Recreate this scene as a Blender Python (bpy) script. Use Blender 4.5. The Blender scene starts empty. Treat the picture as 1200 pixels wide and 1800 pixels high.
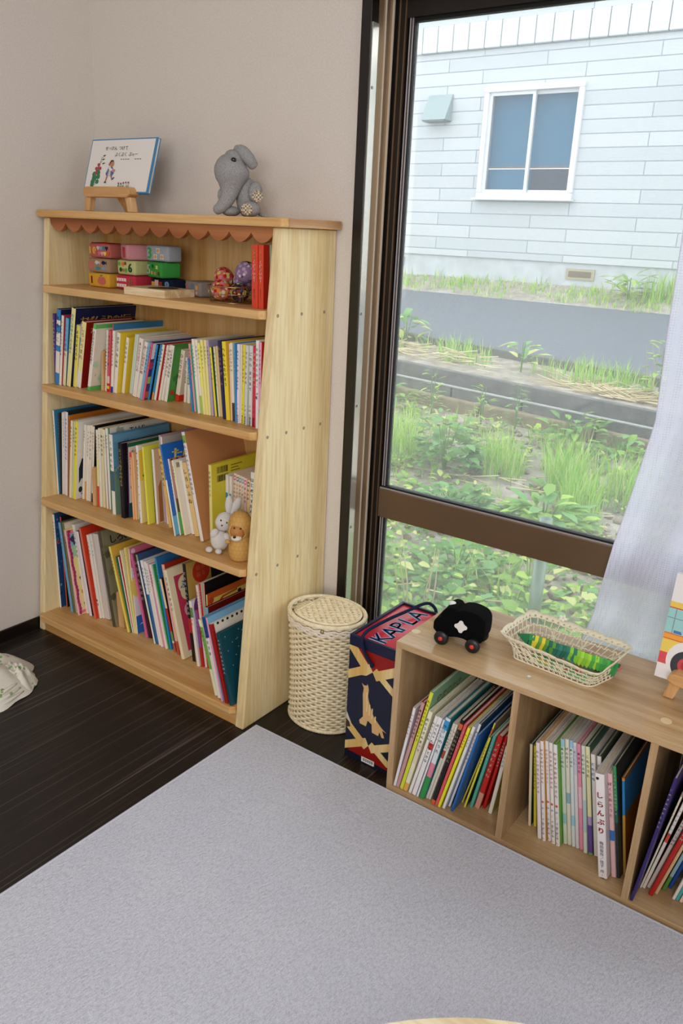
import bpy, bmesh, math, random
from mathutils import Vector, Matrix

SC = bpy.context.scene
COL = SC.collection
PI = math.pi
R = random.Random(7)

# ---------------------------------------------------------------- camera
def setup_camera():
    f, yaw, pitch, roll = 1421.28, .616334, .333668, .044398
    cd = bpy.data.cameras.new('camera')
    cd.sensor_fit = 'VERTICAL'
    cd.sensor_height = 36.0
    cd.lens = f / 1800 * 36.0
    cd.clip_start = .02
    cd.clip_end = 200
    ob = bpy.data.objects.new('camera', cd)
    COL.objects.link(ob)
    ca, sa = math.cos(yaw), math.sin(yaw)
    cb, sb = math.cos(pitch), math.sin(pitch)
    cc, sc_ = math.cos(roll), math.sin(roll)
    base = Matrix(((1, 0, 0), (0, 0, -1), (0, 1, 0)))
    rz = Matrix(((ca, -sa, 0), (sa, ca, 0), (0, 0, 1)))
    rx = Matrix(((1, 0, 0), (0, cb, -sb), (0, sb, cb)))
    rr = Matrix(((cc, -sc_, 0), (sc_, cc, 0), (0, 0, 1)))
    w2c = rr @ rx @ base @ rz.transposed()
    m = Matrix((w2c[0], -w2c[1], -w2c[2])).transposed().to_4x4()
    m.translation = (0, 0, 1.25)
    ob.matrix_world = m
    SC.camera = ob
setup_camera()

# ---------------------------------------------------------------- light and exposure
SC.view_settings.view_transform = 'Standard'
SC.view_settings.look = 'None'
SC.view_settings.gamma = 1
SC.view_settings.use_curve_mapping = False
SC.view_settings.exposure = 0.0
SKY_COLOR, SKY_STRENGTH = (.90, .955, 1.0, 1), 3.0
w = bpy.data.worlds.new('overcast_sky')
SC.world = w
w.use_nodes = True
w.node_tree.nodes['Background'].inputs[0].default_value = SKY_COLOR
w.node_tree.nodes['Background'].inputs[1].default_value = SKY_STRENGTH

def area_light(name, loc, target, sx, sy, power, color):
    ld = bpy.data.lights.new(name, 'AREA')
    ld.shape = 'RECTANGLE'
    ld.size, ld.size_y, ld.energy, ld.color = sx, sy, power, color
    o = bpy.data.objects.new(name, ld)
    COL.objects.link(o)
    o.location = loc
    o.rotation_euler = (Vector(target) - Vector(loc)).to_track_quat('-Z', 'Y').to_euler()
    return o
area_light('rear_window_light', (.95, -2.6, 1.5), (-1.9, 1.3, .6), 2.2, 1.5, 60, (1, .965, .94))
area_light('right_fill_light', (2.95, .3, 1.75), (-1.2, 1.2, 1.0), 1.6, 1.2, 13, (.90, .95, 1))  # unseen fill added to brighten the bookshelf side; the wall there is solid
area_light('ceiling_fill_light', (.3, -.7, 2.36), (.1, -.2, 0), 1.0, 1.0, 26, (1, .98, .97))  # unseen fill added under the ceiling to lift the rug and room

# ---------------------------------------------------------------- materials
MATS = {}
def lin(c):
    return c / 12.92 if c <= .04045 else ((c + .055) / 1.055) ** 2.4
def rgb(h):
    return tuple(lin(int(h[i:i + 2], 16) / 255) for i in (0, 2, 4)) + (1,)
class NT:
    def __init__(s, m):
        s.t = m.node_tree
        s.b = s.t.nodes['Principled BSDF']
    def n(s, typ, **kw):
        nd = s.t.nodes.new(typ)
        for k, v in kw.items():
            if k in nd.inputs: nd.inputs[k].default_value = v
            else: setattr(nd, k, v)
        return nd
    def l(s, a, b): s.t.links.new(a, b)
    def coords(s, scale, kind='Object', rot=(0, 0, 0)):
        tc = s.n('ShaderNodeTexCoord')
        mp = s.n('ShaderNodeMapping')
        mp.inputs['Scale'].default_value = scale
        mp.inputs['Rotation'].default_value = rot
        s.l(tc.outputs[kind], mp.inputs[0])
        return mp.outputs[0]
    def ramp(s, fac, stops):
        r = s.n('ShaderNodeValToRGB')
        e = r.color_ramp.elements
        while len(e) < len(stops): e.new(.5)
        for i, (p, c) in enumerate(stops):
            e[i].position = p
            e[i].color = rgb(c) if isinstance(c, str) else c
        s.l(fac, r.inputs[0])
        return r.outputs[0]
    def noise(s, vec, scale, detail=3, rough=.55):
        n = s.n('ShaderNodeTexNoise', Scale=scale, Detail=detail, Roughness=rough)
        s.l(vec, n.inputs['Vector'])
        return n.outputs[0]
    def mix(s, fac, a, b, mode='MIX'):
        m = s.n('ShaderNodeMix', data_type='RGBA', blend_type=mode)
        if isinstance(fac, (int, float)): m.inputs[0].default_value = fac
        else: s.l(fac, m.inputs[0])
        for v, i in ((a, 6), (b, 7)):
            if isinstance(v, str): m.inputs[i].default_value = rgb(v)
            elif isinstance(v, tuple): m.inputs[i].default_value = v
            else: s.l(v, m.inputs[i])
        return m.outputs[2]
    def bump(s, h, strength=.3, dist=.002):
        b = s.n('ShaderNodeBump', Strength=strength, Distance=dist)
        s.l(h, b.inputs['Height'])
        s.l(b.outputs[0], s.b.inputs['Normal'])
def mat(name, color='808080', rough=.5, spec=.5, metal=0, **kw):
    if name in MATS: return MATS[name]
    m = bpy.data.materials.new(name)
    m.use_nodes = True
    b = m.node_tree.nodes['Principled BSDF']
    b.inputs['Base Color'].default_value = rgb(color)
    b.inputs['Roughness'].default_value = rough
    b.inputs['Specular IOR Level'].default_value = spec
    b.inputs['Metallic'].default_value = metal
    for k, v in kw.items(): b.inputs[k].default_value = v
    m.diffuse_color = rgb(color)
    MATS[name] = m
    return m
def cm(h, rough=.42):
    """coated paper or paint of one colour"""
    return mat('paint_%s_%d' % (h, int(rough * 100)), h, rough, .4)
def wood(name, c1, c2, c3, axis='z', fine=60, rough=.45, ring=7, spec=.35, knots=True):
    if name in MATS: return MATS[name]
    m = mat(name, c2, rough, spec)
    t = NT(m)
    st = {'x': (.06, 1, 1), 'y': (1, .06, 1), 'z': (1, 1, .06)}[axis]
    v = t.coords(st)
    n1 = t.noise(v, ring, 2)
    wv = t.n('ShaderNodeMath', operation='MULTIPLY')
    wv.inputs[1].default_value = 26
    t.l(n1, wv.inputs[0])
    sn = t.n('ShaderNodeMath', operation='SINE')
    t.l(wv.outputs[0], sn.inputs[0])
    mr = t.n('ShaderNodeMapRange')
    mr.inputs[1].default_value, mr.inputs[2].default_value = -1, 1
    t.l(sn.outputs[0], mr.inputs[0])
    n2 = t.noise(v, fine * 2.2, 3)
    base = t.ramp(mr.outputs[0], [(0, c1), (.55, c2), (1, c3)])
    fin = t.ramp(n2, [(.36, (.87, .82, .76, 1)), (.58, (1, 1, 1, 1))])
    col = t.mix(.9, base, fin, 'MULTIPLY')
    t.l(col, t.b.inputs['Base Color'])
    t.bump(n2, .08, .001)
    return m
PINE = lambda ax='z': wood('pine_' + ax, 'd0a05e', 'dcb274', 'e0ba80', ax)
PINEP = lambda ax='z': wood('pale_pine_' + ax, 'e6cd98', 'ecd8a6', 'efdcae', ax)  # paler boards, with some cool window light mixed into their tone
PINEW = lambda ax='x': wood('warm_pine_' + ax, 'ce9a5c', 'd9aa6c', 'e0b67c', ax)
CEDAR = wood('red_cedar', '9a5c32', 'ad6c3e', 'b87a4b', 'x', 50)
OAK = lambda ax='x': wood('oak_laminate_' + ax, 'a88862', 'bb9b72', 'c4a67e', ax, 110, .24, 9, .55)
BEECH = lambda ax='x': wood('beech_' + ax, 'cfa06a', 'dcb280', 'e4bf90', ax, 70, .5)

# ---------------------------------------------------------------- mesh helpers
class MB:
    """collects shapes; build() links them as ONE mesh object"""
    def __init__(s): s.v, s.f, s.m = [], [], []
    def add(s, vs, fs, mi=0):
        o = len(s.v)
        s.v.extend(tuple(p) for p in vs)
        s.f.extend(tuple(i + o for i in f) for f in fs)
        s.m.extend([mi] * len(fs))
        return s
    def box(s, x0, x1, y0, y1, z0, z1, mi=0):
        vs = [(x0, y0, z0), (x1, y0, z0), (x1, y1, z0), (x0, y1, z0), (x0, y0, z1), (x1, y0, z1), (x1, y1, z1), (x0, y1, z1)]
        return s.add(vs, [(3, 2, 1, 0), (4, 5, 6, 7), (0, 1, 5, 4), (1, 2, 6, 5), (2, 3, 7, 6), (3, 0, 4, 7)], mi)
    def prism(s, poly, ax, a, b, mi=0):
        """poly 2D extruded along axis ax from a to b; poly is (y,z), (x,z) or (x,y)"""
        def P(p, t): return {'x': (t, p[0], p[1]), 'y': (p[0], t, p[1]), 'z': (p[0], p[1], t)}[ax]
        n = len(poly)
        vs = [P(p, a) for p in poly] + [P(p, b) for p in poly]
        area = sum(poly[i][0] * poly[(i + 1) % n][1] - poly[(i + 1) % n][0] * poly[i][1] for i in range(n))
        fl = (area > 0) == (ax != 'y')
        fs = [tuple(range(n))[::-1], tuple(range(n, 2 * n))] + [(i, (i + 1) % n, n + (i + 1) % n, n + i) for i in range(n)]
        if not fl: fs = [tuple(reversed(f)) for f in fs]
        if a > b: fs = [tuple(reversed(f)) for f in fs]
        return s.add(vs, fs, mi)
    def tube(s, path, rad, n=8, mi=0, cap=True, closed=False):
        P = [Vector(p) for p in path]
        k = len(P)
        rs = rad if isinstance(rad, (list, tuple)) else [rad] * k
        vs, fs = [], []
        up = None
        for i in range(k):
            if closed: d = P[(i + 1) % k] - P[(i - 1) % k]
            else: d = P[min(i + 1, k - 1)] - P[max(i - 1, 0)]
            d.normalize()
            if up is None:
                up = Vector((0, 0, 1)) if abs(d.z) < .9 else Vector((1, 0, 0))
            a = d.cross(up)
            if a.length < 1e-6: a = d.cross(Vector((.3, .8, .5)))
            a.normalize()
            b = a.cross(d).normalized()
            up = b
            for j in range(n):
                t = 2 * PI * j / n
                vs.append(P[i] + (a * math.cos(t) + b * math.sin(t)) * rs[i])
        for i in range(k if closed else k - 1):
            i2 = (i + 1) % k
            for j in range(n):
                fs.append((i * n + j, i2 * n + j, i2 * n + (j + 1) % n, i * n + (j + 1) % n))
        if cap and not closed:
            fs.append(tuple(range(n))); fs.append(tuple(range((k - 1) * n, k * n))[::-1])
        return s.add(vs, fs, mi)
    def lathe(s, prof, c=(0, 0, 0), n=24, mi=0, sx=1, sy=1):
        vs, fs = [], []
        k = len(prof)
        for r, z in prof:
            for j in range(n):
                t = 2 * PI * j / n
                vs.append((c[0] + r * sx * math.cos(t), c[1] + r * sy * math.sin(t), c[2] + z))
        for i in range(k - 1):
            for j in range(n):
                fs.append((i * n + j, i * n + (j + 1) % n, (i + 1) * n + (j + 1) % n, (i + 1) * n + j))
        fs.append(tuple(range(n))[::-1]); fs.append(tuple(range((k - 1) * n, k * n)))
        return s.add(vs, fs, mi)
    def ell(s, c, r, rot=None, n=20, k=12, mi=0):
        """ellipsoid"""
        if isinstance(r, (int, float)): r = (r, r, r)
        M = rot if rot is not None else Matrix.Identity(3)
        vs, fs = [], []
        for i in range(1, k):
            ph = PI * i / k
            for j in range(n):
                t = 2 * PI * j / n
                p = M @ Vector((r[0] * math.sin(ph) * math.cos(t), r[1] * math.sin(ph) * math.sin(t), r[2] * math.cos(ph)))
                vs.append(p + Vector(c))
        a = len(vs); vs.append(M @ Vector((0, 0, r[2])) + Vector(c)); vs.append(M @ Vector((0, 0, -r[2])) + Vector(c))
        for i in range(k - 2):
            for j in range(n):
                fs.append((i * n + j, (i + 1) * n + j, (i + 1) * n + (j + 1) % n, i * n + (j + 1) % n))
        for j in range(n):
            fs.append((a, j, (j + 1) % n)); fs.append((a + 1, (k - 2) * n + (j + 1) % n, (k - 2) * n + j))
        return s.add(vs, fs, mi)
    def build(s, name, mats, parent=None, smooth=False, bevel=0, seg=2, loc=None):
        me = bpy.data.meshes.new(name)
        me.from_pydata(s.v, [], s.f)
        if not isinstance(mats, (list, tuple)): mats = [mats]
        for m in mats: me.materials.append(m)
        me.polygons.foreach_set('material_index', s.m)
        me.polygons.foreach_set('use_smooth', [bool(smooth)] * len(s.f))
        me.update()
        o = bpy.data.objects.new(name, me)
        COL.objects.link(o)
        if parent is not None: o.parent = parent
        if loc is not None: o.location = loc
        if bevel:
            b = o.modifiers.new('bevel', 'BEVEL')
            b.width, b.segments, b.limit_method, b.angle_limit = bevel, seg, 'ANGLE', .6
        return o
def rotm(axis, deg): return Matrix.Rotation(math.radians(deg), 3, axis)
def thing(name, label, cat, loc=(0, 0, 0), rz=0, group=None):
    o = bpy.data.objects.new(name, None)
    COL.objects.link(o)
    o.empty_display_size = .02
    o.location = loc
    o.rotation_euler = (0, 0, rz)
    return tag(o, label, cat, group)
def tag(o, label, cat, group=None, kind=None):
    o['label'], o['category'] = label, cat
    if group: o['group'] = group
    if kind: o['kind'] = kind
    return o
def struct(o, label, cat):
    o['label'], o['category'], o['kind'] = label, cat, 'structure'
    return o

# lettering: every glyph is filled once and reused
GLYPH = {}
def glyph(ch):
    if ch not in GLYPH:
        cu = bpy.data.curves.new('glyph', 'FONT')
        cu.body = ch
        cu.resolution_u = 2
        o = bpy.data.objects.new('glyph', cu)
        COL.objects.link(o)
        me = bpy.data.meshes.new_from_object(o.evaluated_get(bpy.context.evaluated_depsgraph_get()))
        vs = [(v.co.x, v.co.y) for v in me.vertices]
        fs = [tuple(p.vertices) for p in me.polygons]
        bpy.data.objects.remove(o); bpy.data.curves.remove(cu); bpy.data.meshes.remove(me)
        if vs:
            x0, x1 = min(v[0] for v in vs), max(v[0] for v in vs)
            y0, y1 = min(v[1] for v in vs), max(v[1] for v in vs)
        else: x0 = x1 = y0 = y1 = 0
        GLYPH[ch] = (vs, fs, x0, x1, y0, y1)
    return GLYPH[ch]
def put_glyph(mb, ch, cx, cz, size, to3, mi=0, turn=False, bold=0):
    """one glyph centred at (cx,cz) of a plane; to3 maps plane to space"""
    vs, fs, x0, x1, y0, y1 = glyph(ch)
    if not vs: return
    mx, my = (x0 + x1) / 2, (y0 + y1) / 2
    if ch in 'っょゃゅ、。ッ': my -= .08
    if ch in '♪ー！': pass
    for dx in ((0,) if not bold else (-bold, bold)):
        pts = []
        for x, y in vs:
            a, b = (x - mx) * size + dx * size, (y - my) * size
            if turn: a, b = b, -a
            pts.append(to3(cx + a, cz + b))
        mb.add(pts, fs, mi)
def text_down(mb, s, cx, z_top, size, pitch, to3, mi=0, bold=0):
    z = z_top - pitch / 2
    for ch in s:
        if ch == ' ': z -= pitch * .5; continue
        sm = .8 if ch in 'っょゃゅッ' else 1
        put_glyph(mb, ch, cx, z, size * sm, to3, mi, turn=ch == 'ー', bold=bold)
        z -= pitch
def text_line(mb, s, x, z, size, pitch, to3, mi=0, bold=0):
    for ch in s:
        if ch == ' ': x += pitch * .5; continue
        sm = .8 if ch in 'っょゃゅッゎ' else 1
        put_glyph(mb, ch, x + pitch / 2, z - (.1 * size if sm < 1 else 0), size * sm, to3, mi, bold=bold)
        x += pitch
# ================================================================ room shell
m = mat('wallpaper', 'ddd5cd', .85, .2)
t = NT(m)
v = t.coords((1, 1, 1))
n = t.noise(v, 260, 4)
t.l(t.ramp(n, [(.3, 'd6cec6'), (.7, 'e2dad3')]), t.b.inputs['Base Color'])
t.bump(n, .25, .0015)
WALL = m
m = mat('dark_plank', '2a211c', .42, .45)
t = NT(m)
v = t.coords((60, 1.1, 1))
n = t.noise(v, 2.2, 4, .6)
base = t.ramp(n, [(.25, '100c0a'), (.5, '1a1311'), (.75, '231a17')])
v2 = t.coords((190, 1.3, 1))
n2 = t.noise(v2, 1.0, 1, .4)
stk = t.ramp(n2, [(.60, (0, 0, 0, 1)), (.72, (1, 1, 1, 1))])
col = t.mix(stk, base, '554a45')
t.l(col, t.b.inputs['Base Color'])
t.bump(n, .12, .001)
FLOORM = m
struct(MB().box(-2.3, 3.2, -3.2, 1.675, -.03, 0).build('floor', FLOORM), 'dark brown streaked plank floor', 'floor')
struct(MB().box(-2.3, -2.142, -3.2, 1.685, 0, 2.42).build('wall_left', WALL), 'plain wall at the left of the bookshelf', 'wall')
wm = MB()
wm.box(-2.3, -1.188, 1.685, 1.80, 0, 2.42)
wm.box(-1.188, .75, 1.685, 1.80, 1.85, 2.42)
wm.box(.75, 3.2, 1.685, 1.80, 0, 2.42)
struct(wm.build('wall_back', WALL), 'plain beige wall behind the bookshelf and around the window', 'wall')
struct(MB().box(3.2, 3.32, -3.32, 1.80, 0, 2.42).build('wall_right', WALL), 'plain wall at the right behind the viewer', 'wall')
struct(MB().box(-2.3, 3.2, -3.32, -3.2, 0, 2.42).build('wall_front', WALL), 'plain wall behind the viewer', 'wall')
struct(MB().box(-2.3, 3.2, -3.2, 1.80, 2.42, 2.47).build('ceiling', mat('ceiling_white', 'ece8e0', .9, .1)), 'plain white ceiling', 'ceiling')
BB = mat('baseboard_dark', '17110e', .4, .4)
struct(MB().box(-2.142, -2.134, -3.2, 1.685, 0, .036).build('baseboard_left', BB, bevel=.002), 'dark baseboard along the left wall', 'baseboard')
struct(MB().box(-2.134, -1.192, 1.677, 1.685, 0, .036).build('baseboard_back', BB), 'dark baseboard along the back wall', 'baseboard')

# ---- window
CAS = mat('dark_casing', '130d0a', .25, .5)
t = NT(CAS)
nb = t.noise(t.coords((400, 400, 8)), 1.2, 2)
t.bump(nb, .35, .001)
ALU = mat('bronze_aluminium', '8a7257', .38, .5, .55)
ALUL = mat('pale_track', 'd8cdbd', .28, .5, .35)
SASH = mat('dark_bronze_sash', '6a543f', .38, .5, .3)
SASHD = mat('black_brown_sash', '1d1511', .4, .5, .2)
GASK = mat('gasket', '141416', .55, .3)
GLASS = bpy.data.materials.new('window_glass')
GLASS.use_nodes = True
nt = GLASS.node_tree
nt.nodes.clear()
o_ = nt.nodes.new('ShaderNodeOutputMaterial')
tr = nt.nodes.new('ShaderNodeBsdfTransparent'); tr.inputs[0].default_value = (.95, .95, .94, 1)
gl = nt.nodes.new('ShaderNodeBsdfGlossy'); gl.inputs['Roughness'].default_value = .02
fr = nt.nodes.new('ShaderNodeFresnel'); fr.inputs[0].default_value = 1.5
ge = nt.nodes.new('ShaderNodeNewGeometry'); ma = nt.nodes.new('ShaderNodeMath'); ma.operation = 'MULTIPLY_ADD'
ma.inputs[1].default_value = 1 / 1.5 - 1.5; ma.inputs[2].default_value = 1.5      # same reflection at both faces of the pane
nt.links.new(ge.outputs['Backfacing'], ma.inputs[0]); nt.links.new(ma.outputs[0], fr.inputs[0])
df = nt.nodes.new('ShaderNodeBsdfTranslucent'); df.inputs[0].default_value = (1, .98, .97, 1)
mx1 = nt.nodes.new('ShaderNodeMixShader'); mx2 = nt.nodes.new('ShaderNodeMixShader')
mx1.inputs[0].default_value = .075      # haze of dirt and glare over the outdoors, mixed in as a white film
nt.links.new(tr.outputs[0], mx1.inputs[1]); nt.links.new(df.outputs[0], mx1.inputs[2])
nt.links.new(fr.outputs[0], mx2.inputs[0]); nt.links.new(mx1.outputs[0], mx2.inputs[1]); nt.links.new(gl.outputs[0], mx2.inputs[2])
nt.links.new(mx2.outputs[0], o_.inputs[0])
MATS['window_glass'] = GLASS

win = bpy.data.objects.new('window_1', None); COL.objects.link(win)
struct(win, 'floor length sliding window with dark bronze frame', 'window')
c = MB()
c.box(-1.190, -1.162, 1.672, 1.70, 0, 1.81)
c.box(-1.190, .75, 1.672, 1.70, 1.81, 1.85)
c.box(.72, .75, 1.672, 1.70, 0, 1.81)
c.build('casing', CAS, win, bevel=.0015)
j = MB()
j.box(-1.190, -1.1605, 1.7005, 1.722, .0, 1.81, 0)
j.box(-1.190, -1.157, 1.7225, 1.7245, .0, 1.81, 1)
j.box(-1.190, -1.161, 1.7245, 1.752, .0, 1.81, 0)
j.box(-1.190, -1.156, 1.752, 1.755, .0, 1.81, 1)
j.box(-1.190, -1.160, 1.755, 1.80, .0, 1.81, 2)
j.box(-1.160, .72, 1.7005, 1.80, 1.758, 1.81, 2)
j.box(-1.160, .72, 1.7005, 1.80, 0, .028, 0)
j.build('jamb_track', [ALU, ALUL, SASHD], win)
MB().box(-1.1619, -1.1600, 1.676, 1.6995, .02, 1.69).build('screen_rail', mat('polished_rail', 'd9d6cc', .16, .6, .75), win)
sc_ = MB()
for z in (.50, .83, 1.06, 1.56):
    sc_.tube([(-1.1600, 1.683, z), (-1.1590, 1.683, z)], .0035, 10)
sc_.build('screw', mat('steel', '8a8a88', .35, .5, 1), win)
# near sash
s_ = MB()
s_.box(-1.156, -1.128, 1.765, 1.797, .03, 1.757, 1)
s_.box(-1.1278, -.26, 1.765, 1.797, 1.712, 1.757, 1)
s_.box(-.29, -.26, 1.765, 1.797, .03, 1.712, 1)
s_.box(-1.1278, -.29, 1.765, 1.797, .03, .075, 1)
s_.box(-1.150, -1.146, 1.7635, 1.765, .03, 1.757, 0)
s_.box(-1.1335, -1.1305, 1.7635, 1.765, .03, 1.757, 0)
s_.build('sash', [SASH, SASHD], win)
MB().box(-1.1278, -.29, 1.762, 1.797, .5185, .5985).build('mid_rail', SASH, win, bevel=.002)
g = MB()
for z0, z1 in ((.606, 1.712), (.075, .5185)):
    g.box(-1.1278, -1.1125, 1.774, 1.790, z0, z1, 0)
    g.box(-1.1240, -1.1215, 1.770, 1.774, z0, z1, 1)
    g.box(-1.1170, -1.1155, 1.770, 1.774, z0, z1, 1)
g.box(-1.1278, -.29, 1.766, 1.790, .5987, .6018, 1)
g.box(-1.1278, -.29, 1.770, 1.790, .6018, .606, 0)
g.box(-1.1125, -.29, 1.774, 1.790, 1.7045, 1.712, 0)
g.build('glazing_bead', [GASK, mat('bead_gray', 'b9b2b4', .35, .5, .4)], win)
MB().box(-1.1125, -.29, 1.7810, 1.7830, .606, 1.7045).build('upper_pane', GLASS, win)
MB().box(-1.1125, -.29, 1.7810, 1.7830, .075, .5185).build('lower_pane', GLASS, win)
# far sash
s2 = MB()
s2.box(-.30, -.262, 1.805, 1.835, .03, 1.757); s2.box(.66, .70, 1.805, 1.835, .03, 1.757)
s2.box(-.262, .66, 1.805, 1.835, 1.712, 1.757); s2.box(-.262, .66, 1.805, 1.835, .03, .08)
s2.box(-.262, .66, 1.805, 1.835, .5185, .5985)
s2.build('far_sash', SASHD, win)
MB().box(-.262, .66, 1.819, 1.821, .5985, 1.712).build('far_upper_pane', GLASS, win)
MB().box(-.262, .66, 1.819, 1.821, .08, .5185).build('far_lower_pane', GLASS, win)

# ================================================================ outdoors
def noise_ground(name, stops, scale, bump, dist, rough=.9):
    m = mat(name, stops[0][1], rough, .2)
    t = NT(m)
    v = t.coords((1, 1, 1))
    n = t.noise(v, scale, 6, .65)
    t.l(t.ramp(n, stops), t.b.inputs['Base Color'])
    n3 = t.noise(v, scale * 5, 4)
    t.bump(n3, bump, dist)
    return m
SOIL = noise_ground('dry_soil', [(.3, '807a70'), (.5, 'a39c92'), (.7, 'c0bab0')], 9, .8, .03)
ASPH = noise_ground('asphalt', [(.3, '5c636c'), (.6, '6c737c'), (.8, '7d858e')], 60, .5, .006)
CONC = noise_ground('weathered_concrete', [(.3, '4c4f50'), (.6, '6a6c6a'), (.8, '8a8a84')], 14, .4, .006)
CONCL = noise_ground('pale_concrete', [(.3, 'a4aab0'), (.6, 'bcc3c8'), (.8, 'cfd5da')], 6, .3, .006)
STONE = noise_ground('rough_block', [(.3, '6e6550'), (.6, '8a806a'), (.8, '9a9078')], 16, .6, .012)
def gz(x, y):
    pts = [(1.8, -.42), (3.0, -.33), (4.5, -.20), (5.65, -.055), (5.95, .12), (6.7, .20), (6.9, .27), (9.6, .53), (10.3, .72)]
    for (a, za), (b, zb) in zip(pts, pts[1:]):
        if y <= b:
            z = za + (zb - za) * max(0, (y - a)) / (b - a)
            break
    else: z = pts[-1][1]
    tl = .045 * max(0, min(1, (10 - y) / 3)) * min(1, max(0, (y - 2.5) / 2))
    return z - tl * (x + 2.5)
def strip(name, y0, y1, m, label, cat, x0=-14, x1=7, ny=12, nx=60, amp=0, dz=0, kind='structure', ends=None):
    mb = MB(); vs = []; fs = []
    for i in range(ny + 1):
        for k in range(nx + 1):
            x = x0 + (x1 - x0) * k / nx; y = y0 + (y1 - y0) * i / ny
            z = (gz(x, y) if ends is None else ends[0] + (ends[1] - ends[0]) * i / ny - .045 * (x + 2.5) * ends[2]) + dz + amp * R.uniform(-1, 1)
            vs.append((x, y, z))
    for i in range(ny):
        for k in range(nx):
            a = i * (nx + 1) + k
            fs.append((a, a + 1, a + nx + 2, a + nx + 1))
    mb.add(vs, fs)
    o = mb.build(name, m, smooth=True)
    o['label'], o['category'], o['kind'] = label, cat, kind
    return o
strip('soil_bed', 1.83, 5.67, SOIL, 'bare soil bed outside the window', 'soil', ny=40, nx=150, amp=.008)
strip('soil_strip', 6.00, 6.74, SOIL, 'soil strip between gutter and road', 'soil', ny=8, nx=100, amp=.008)
strip('verge', 9.58, 10.4, SOIL, 'soil verge at the foot of the neighbouring house', 'soil', ny=6, nx=90, amp=.012, dz=.005)
strip('asphalt_road', 6.86, 9.6, ASPH, 'gray asphalt lane in front of the house', 'road', ny=10)

def tilted_bar(mb, y0, y1, z0, z1, x0=-9, x1=5, mi=0, n=1):
    def zz(x, z): return z - .045 * (x + 2.5)
    vs = []
    for x in (x0, x1):
        vs += [(x, y0, zz(x, z0)), (x, y1, zz(x, z0)), (x, y1, zz(x, z1)), (x, y0, zz(x, z1))]
    mb.add(vs, [(0, 4, 5, 1), (1, 5, 6, 2), (2, 6, 7, 3), (3, 7, 4, 0), (0, 1, 2, 3), (7, 6, 5, 4)], mi)
gt = thing('concrete_gutter', 'long dark concrete gutter channel with pale rims beyond the soil bed', 'gutter')
gm = MB(); tilted_bar(gm, 5.66, 6.02, -.2, .015); gm.build('channel_floor', CONC, gt)
gm = MB(); tilted_bar(gm, 5.95, 6.02, .0155, .17); gm.build('far_wall', CONC, gt, bevel=.006)
gm = MB()
x = -9
while x < 4:
    tilted_bar(gm, 5.655, 5.70, .0155, .105, x + .006, x + .594)
    x += .6
gm.build('near_rim', CONC, gt, bevel=.006)
gm = MB(); tilted_bar(gm, 5.650, 5.7005, .1055, .113); gm.build('rim_cap', noise_ground('rim_concrete', [(.3, '7e8280'), (.6, '969a98'), (.8, 'a8aca8')], 20, .3, .004), gt)
gb = MB()
x = -9
while x < 4:
    h = R.uniform(.02, .045)
    tilted_bar(gb, 5.57 + R.uniform(-.012, .012), 5.648, -.2, .03 + h - .02, x + .01, x + .88)
    x += .9
tag(gb.build('retaining_block', STONE, bevel=.015), 'row of rough tan stone blocks backing the gutter', 'stone blocks')
kb = MB(); tilted_bar(kb, 6.745, 6.85, .1, .285)
tag(kb.build('road_curb', CONC, bevel=.008), 'dark concrete curb along the near side of the asphalt', 'curb')

# ---- the neighbouring house
YB = 10.3
SID = mat('pale_siding', 'd3dde4', .6, .3)
t = NT(SID)
tc = t.n('ShaderNodeTexCoord'); mp = t.n('ShaderNodeMapping'); mp.inputs['Rotation'].default_value = (math.radians(90), 0, 0)
t.l(tc.outputs['Object'], mp.inputs[0])
bk = t.n('ShaderNodeTexBrick', Scale=1.0)
bk.offset = .37; bk.inputs['Brick Width'].default_value = 1.35; bk.inputs['Row Height'].default_value = .155
bk.inputs['Mortar Size'].default_value = .006; bk.inputs['Color1'].default_value = rgb('c2c8cb'); bk.inputs['Color2'].default_value = rgb('b6bdc1'); bk.inputs['Mortar'].default_value = rgb('84929c')
t.l(mp.outputs[0], bk.inputs[0])
nn = t.noise(t.coords((1, 1, 2.2)), 30, 6, .7)
sp = t.ramp(nn, [(.35, (.86, .88, .9, 1)), (.6, (1, 1, 1, 1))])
t.l(t.mix(1.0, bk.outputs[0], sp, 'MULTIPLY'), t.b.inputs['Base Color'])
t.bump(nn, .5, .01)
SIDV = mat('pale_panel', 'c4cacd', .6, .3)
house = thing('neighbour_house', 'pale gray sided house wall with one white window across the lane', 'house')
hw = MB()
wx0, wx1, wz0, wz1 = -5.30, -4.055, 1.775, 3.02
hw.box(-14, wx0, YB, YB + .2, 1.0, 3.48); hw.box(wx1, 7, YB, YB + .2, 1.0, 3.48)
hw.box(wx0, wx1, YB, YB + .2, 1.0, wz0); hw.box(wx0, wx1, YB, YB + .2, wz1, 3.48)
hw.build('siding_wall', SID, house)
MB().box(-14, 7, YB, YB + .2, 3.80, 5.5).build('upper_siding', SID, house)
bd = MB(); x = -9.0
while x < 2:
    bd.box(x + .004, x + .221, YB - .05, YB + .15, 3.49, 3.79); x += .225
bd.build('parapet_band', SIDV, house, bevel=.012)
MB().box(-14, 7, YB - .012, YB + .1, 3.481, 3.489).build('drip_edge', mat('drip', '8895a0', .5), house)
MB().box(-14, 7, YB + .03, YB + .2, .3, .999).build('foundation', CONCL, house)
fv = MB(); fv.box(-3.99, -3.62, YB + .005, YB + .035, .80, .93, 0); fv.box(-3.95, -3.66, YB - .002, YB + .006, .83, .90, 1)
fv.build('foundation_vent', [mat('vent_frame', '9c9a80', .7), mat('vent_slot', '6a5c4c', .8)], house)
MB().box(-6.46, -6.40, YB + .0, YB + .035, .84, .95).build('small_vent', mat('vent_gray', '8a939a', .7), house)
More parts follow.
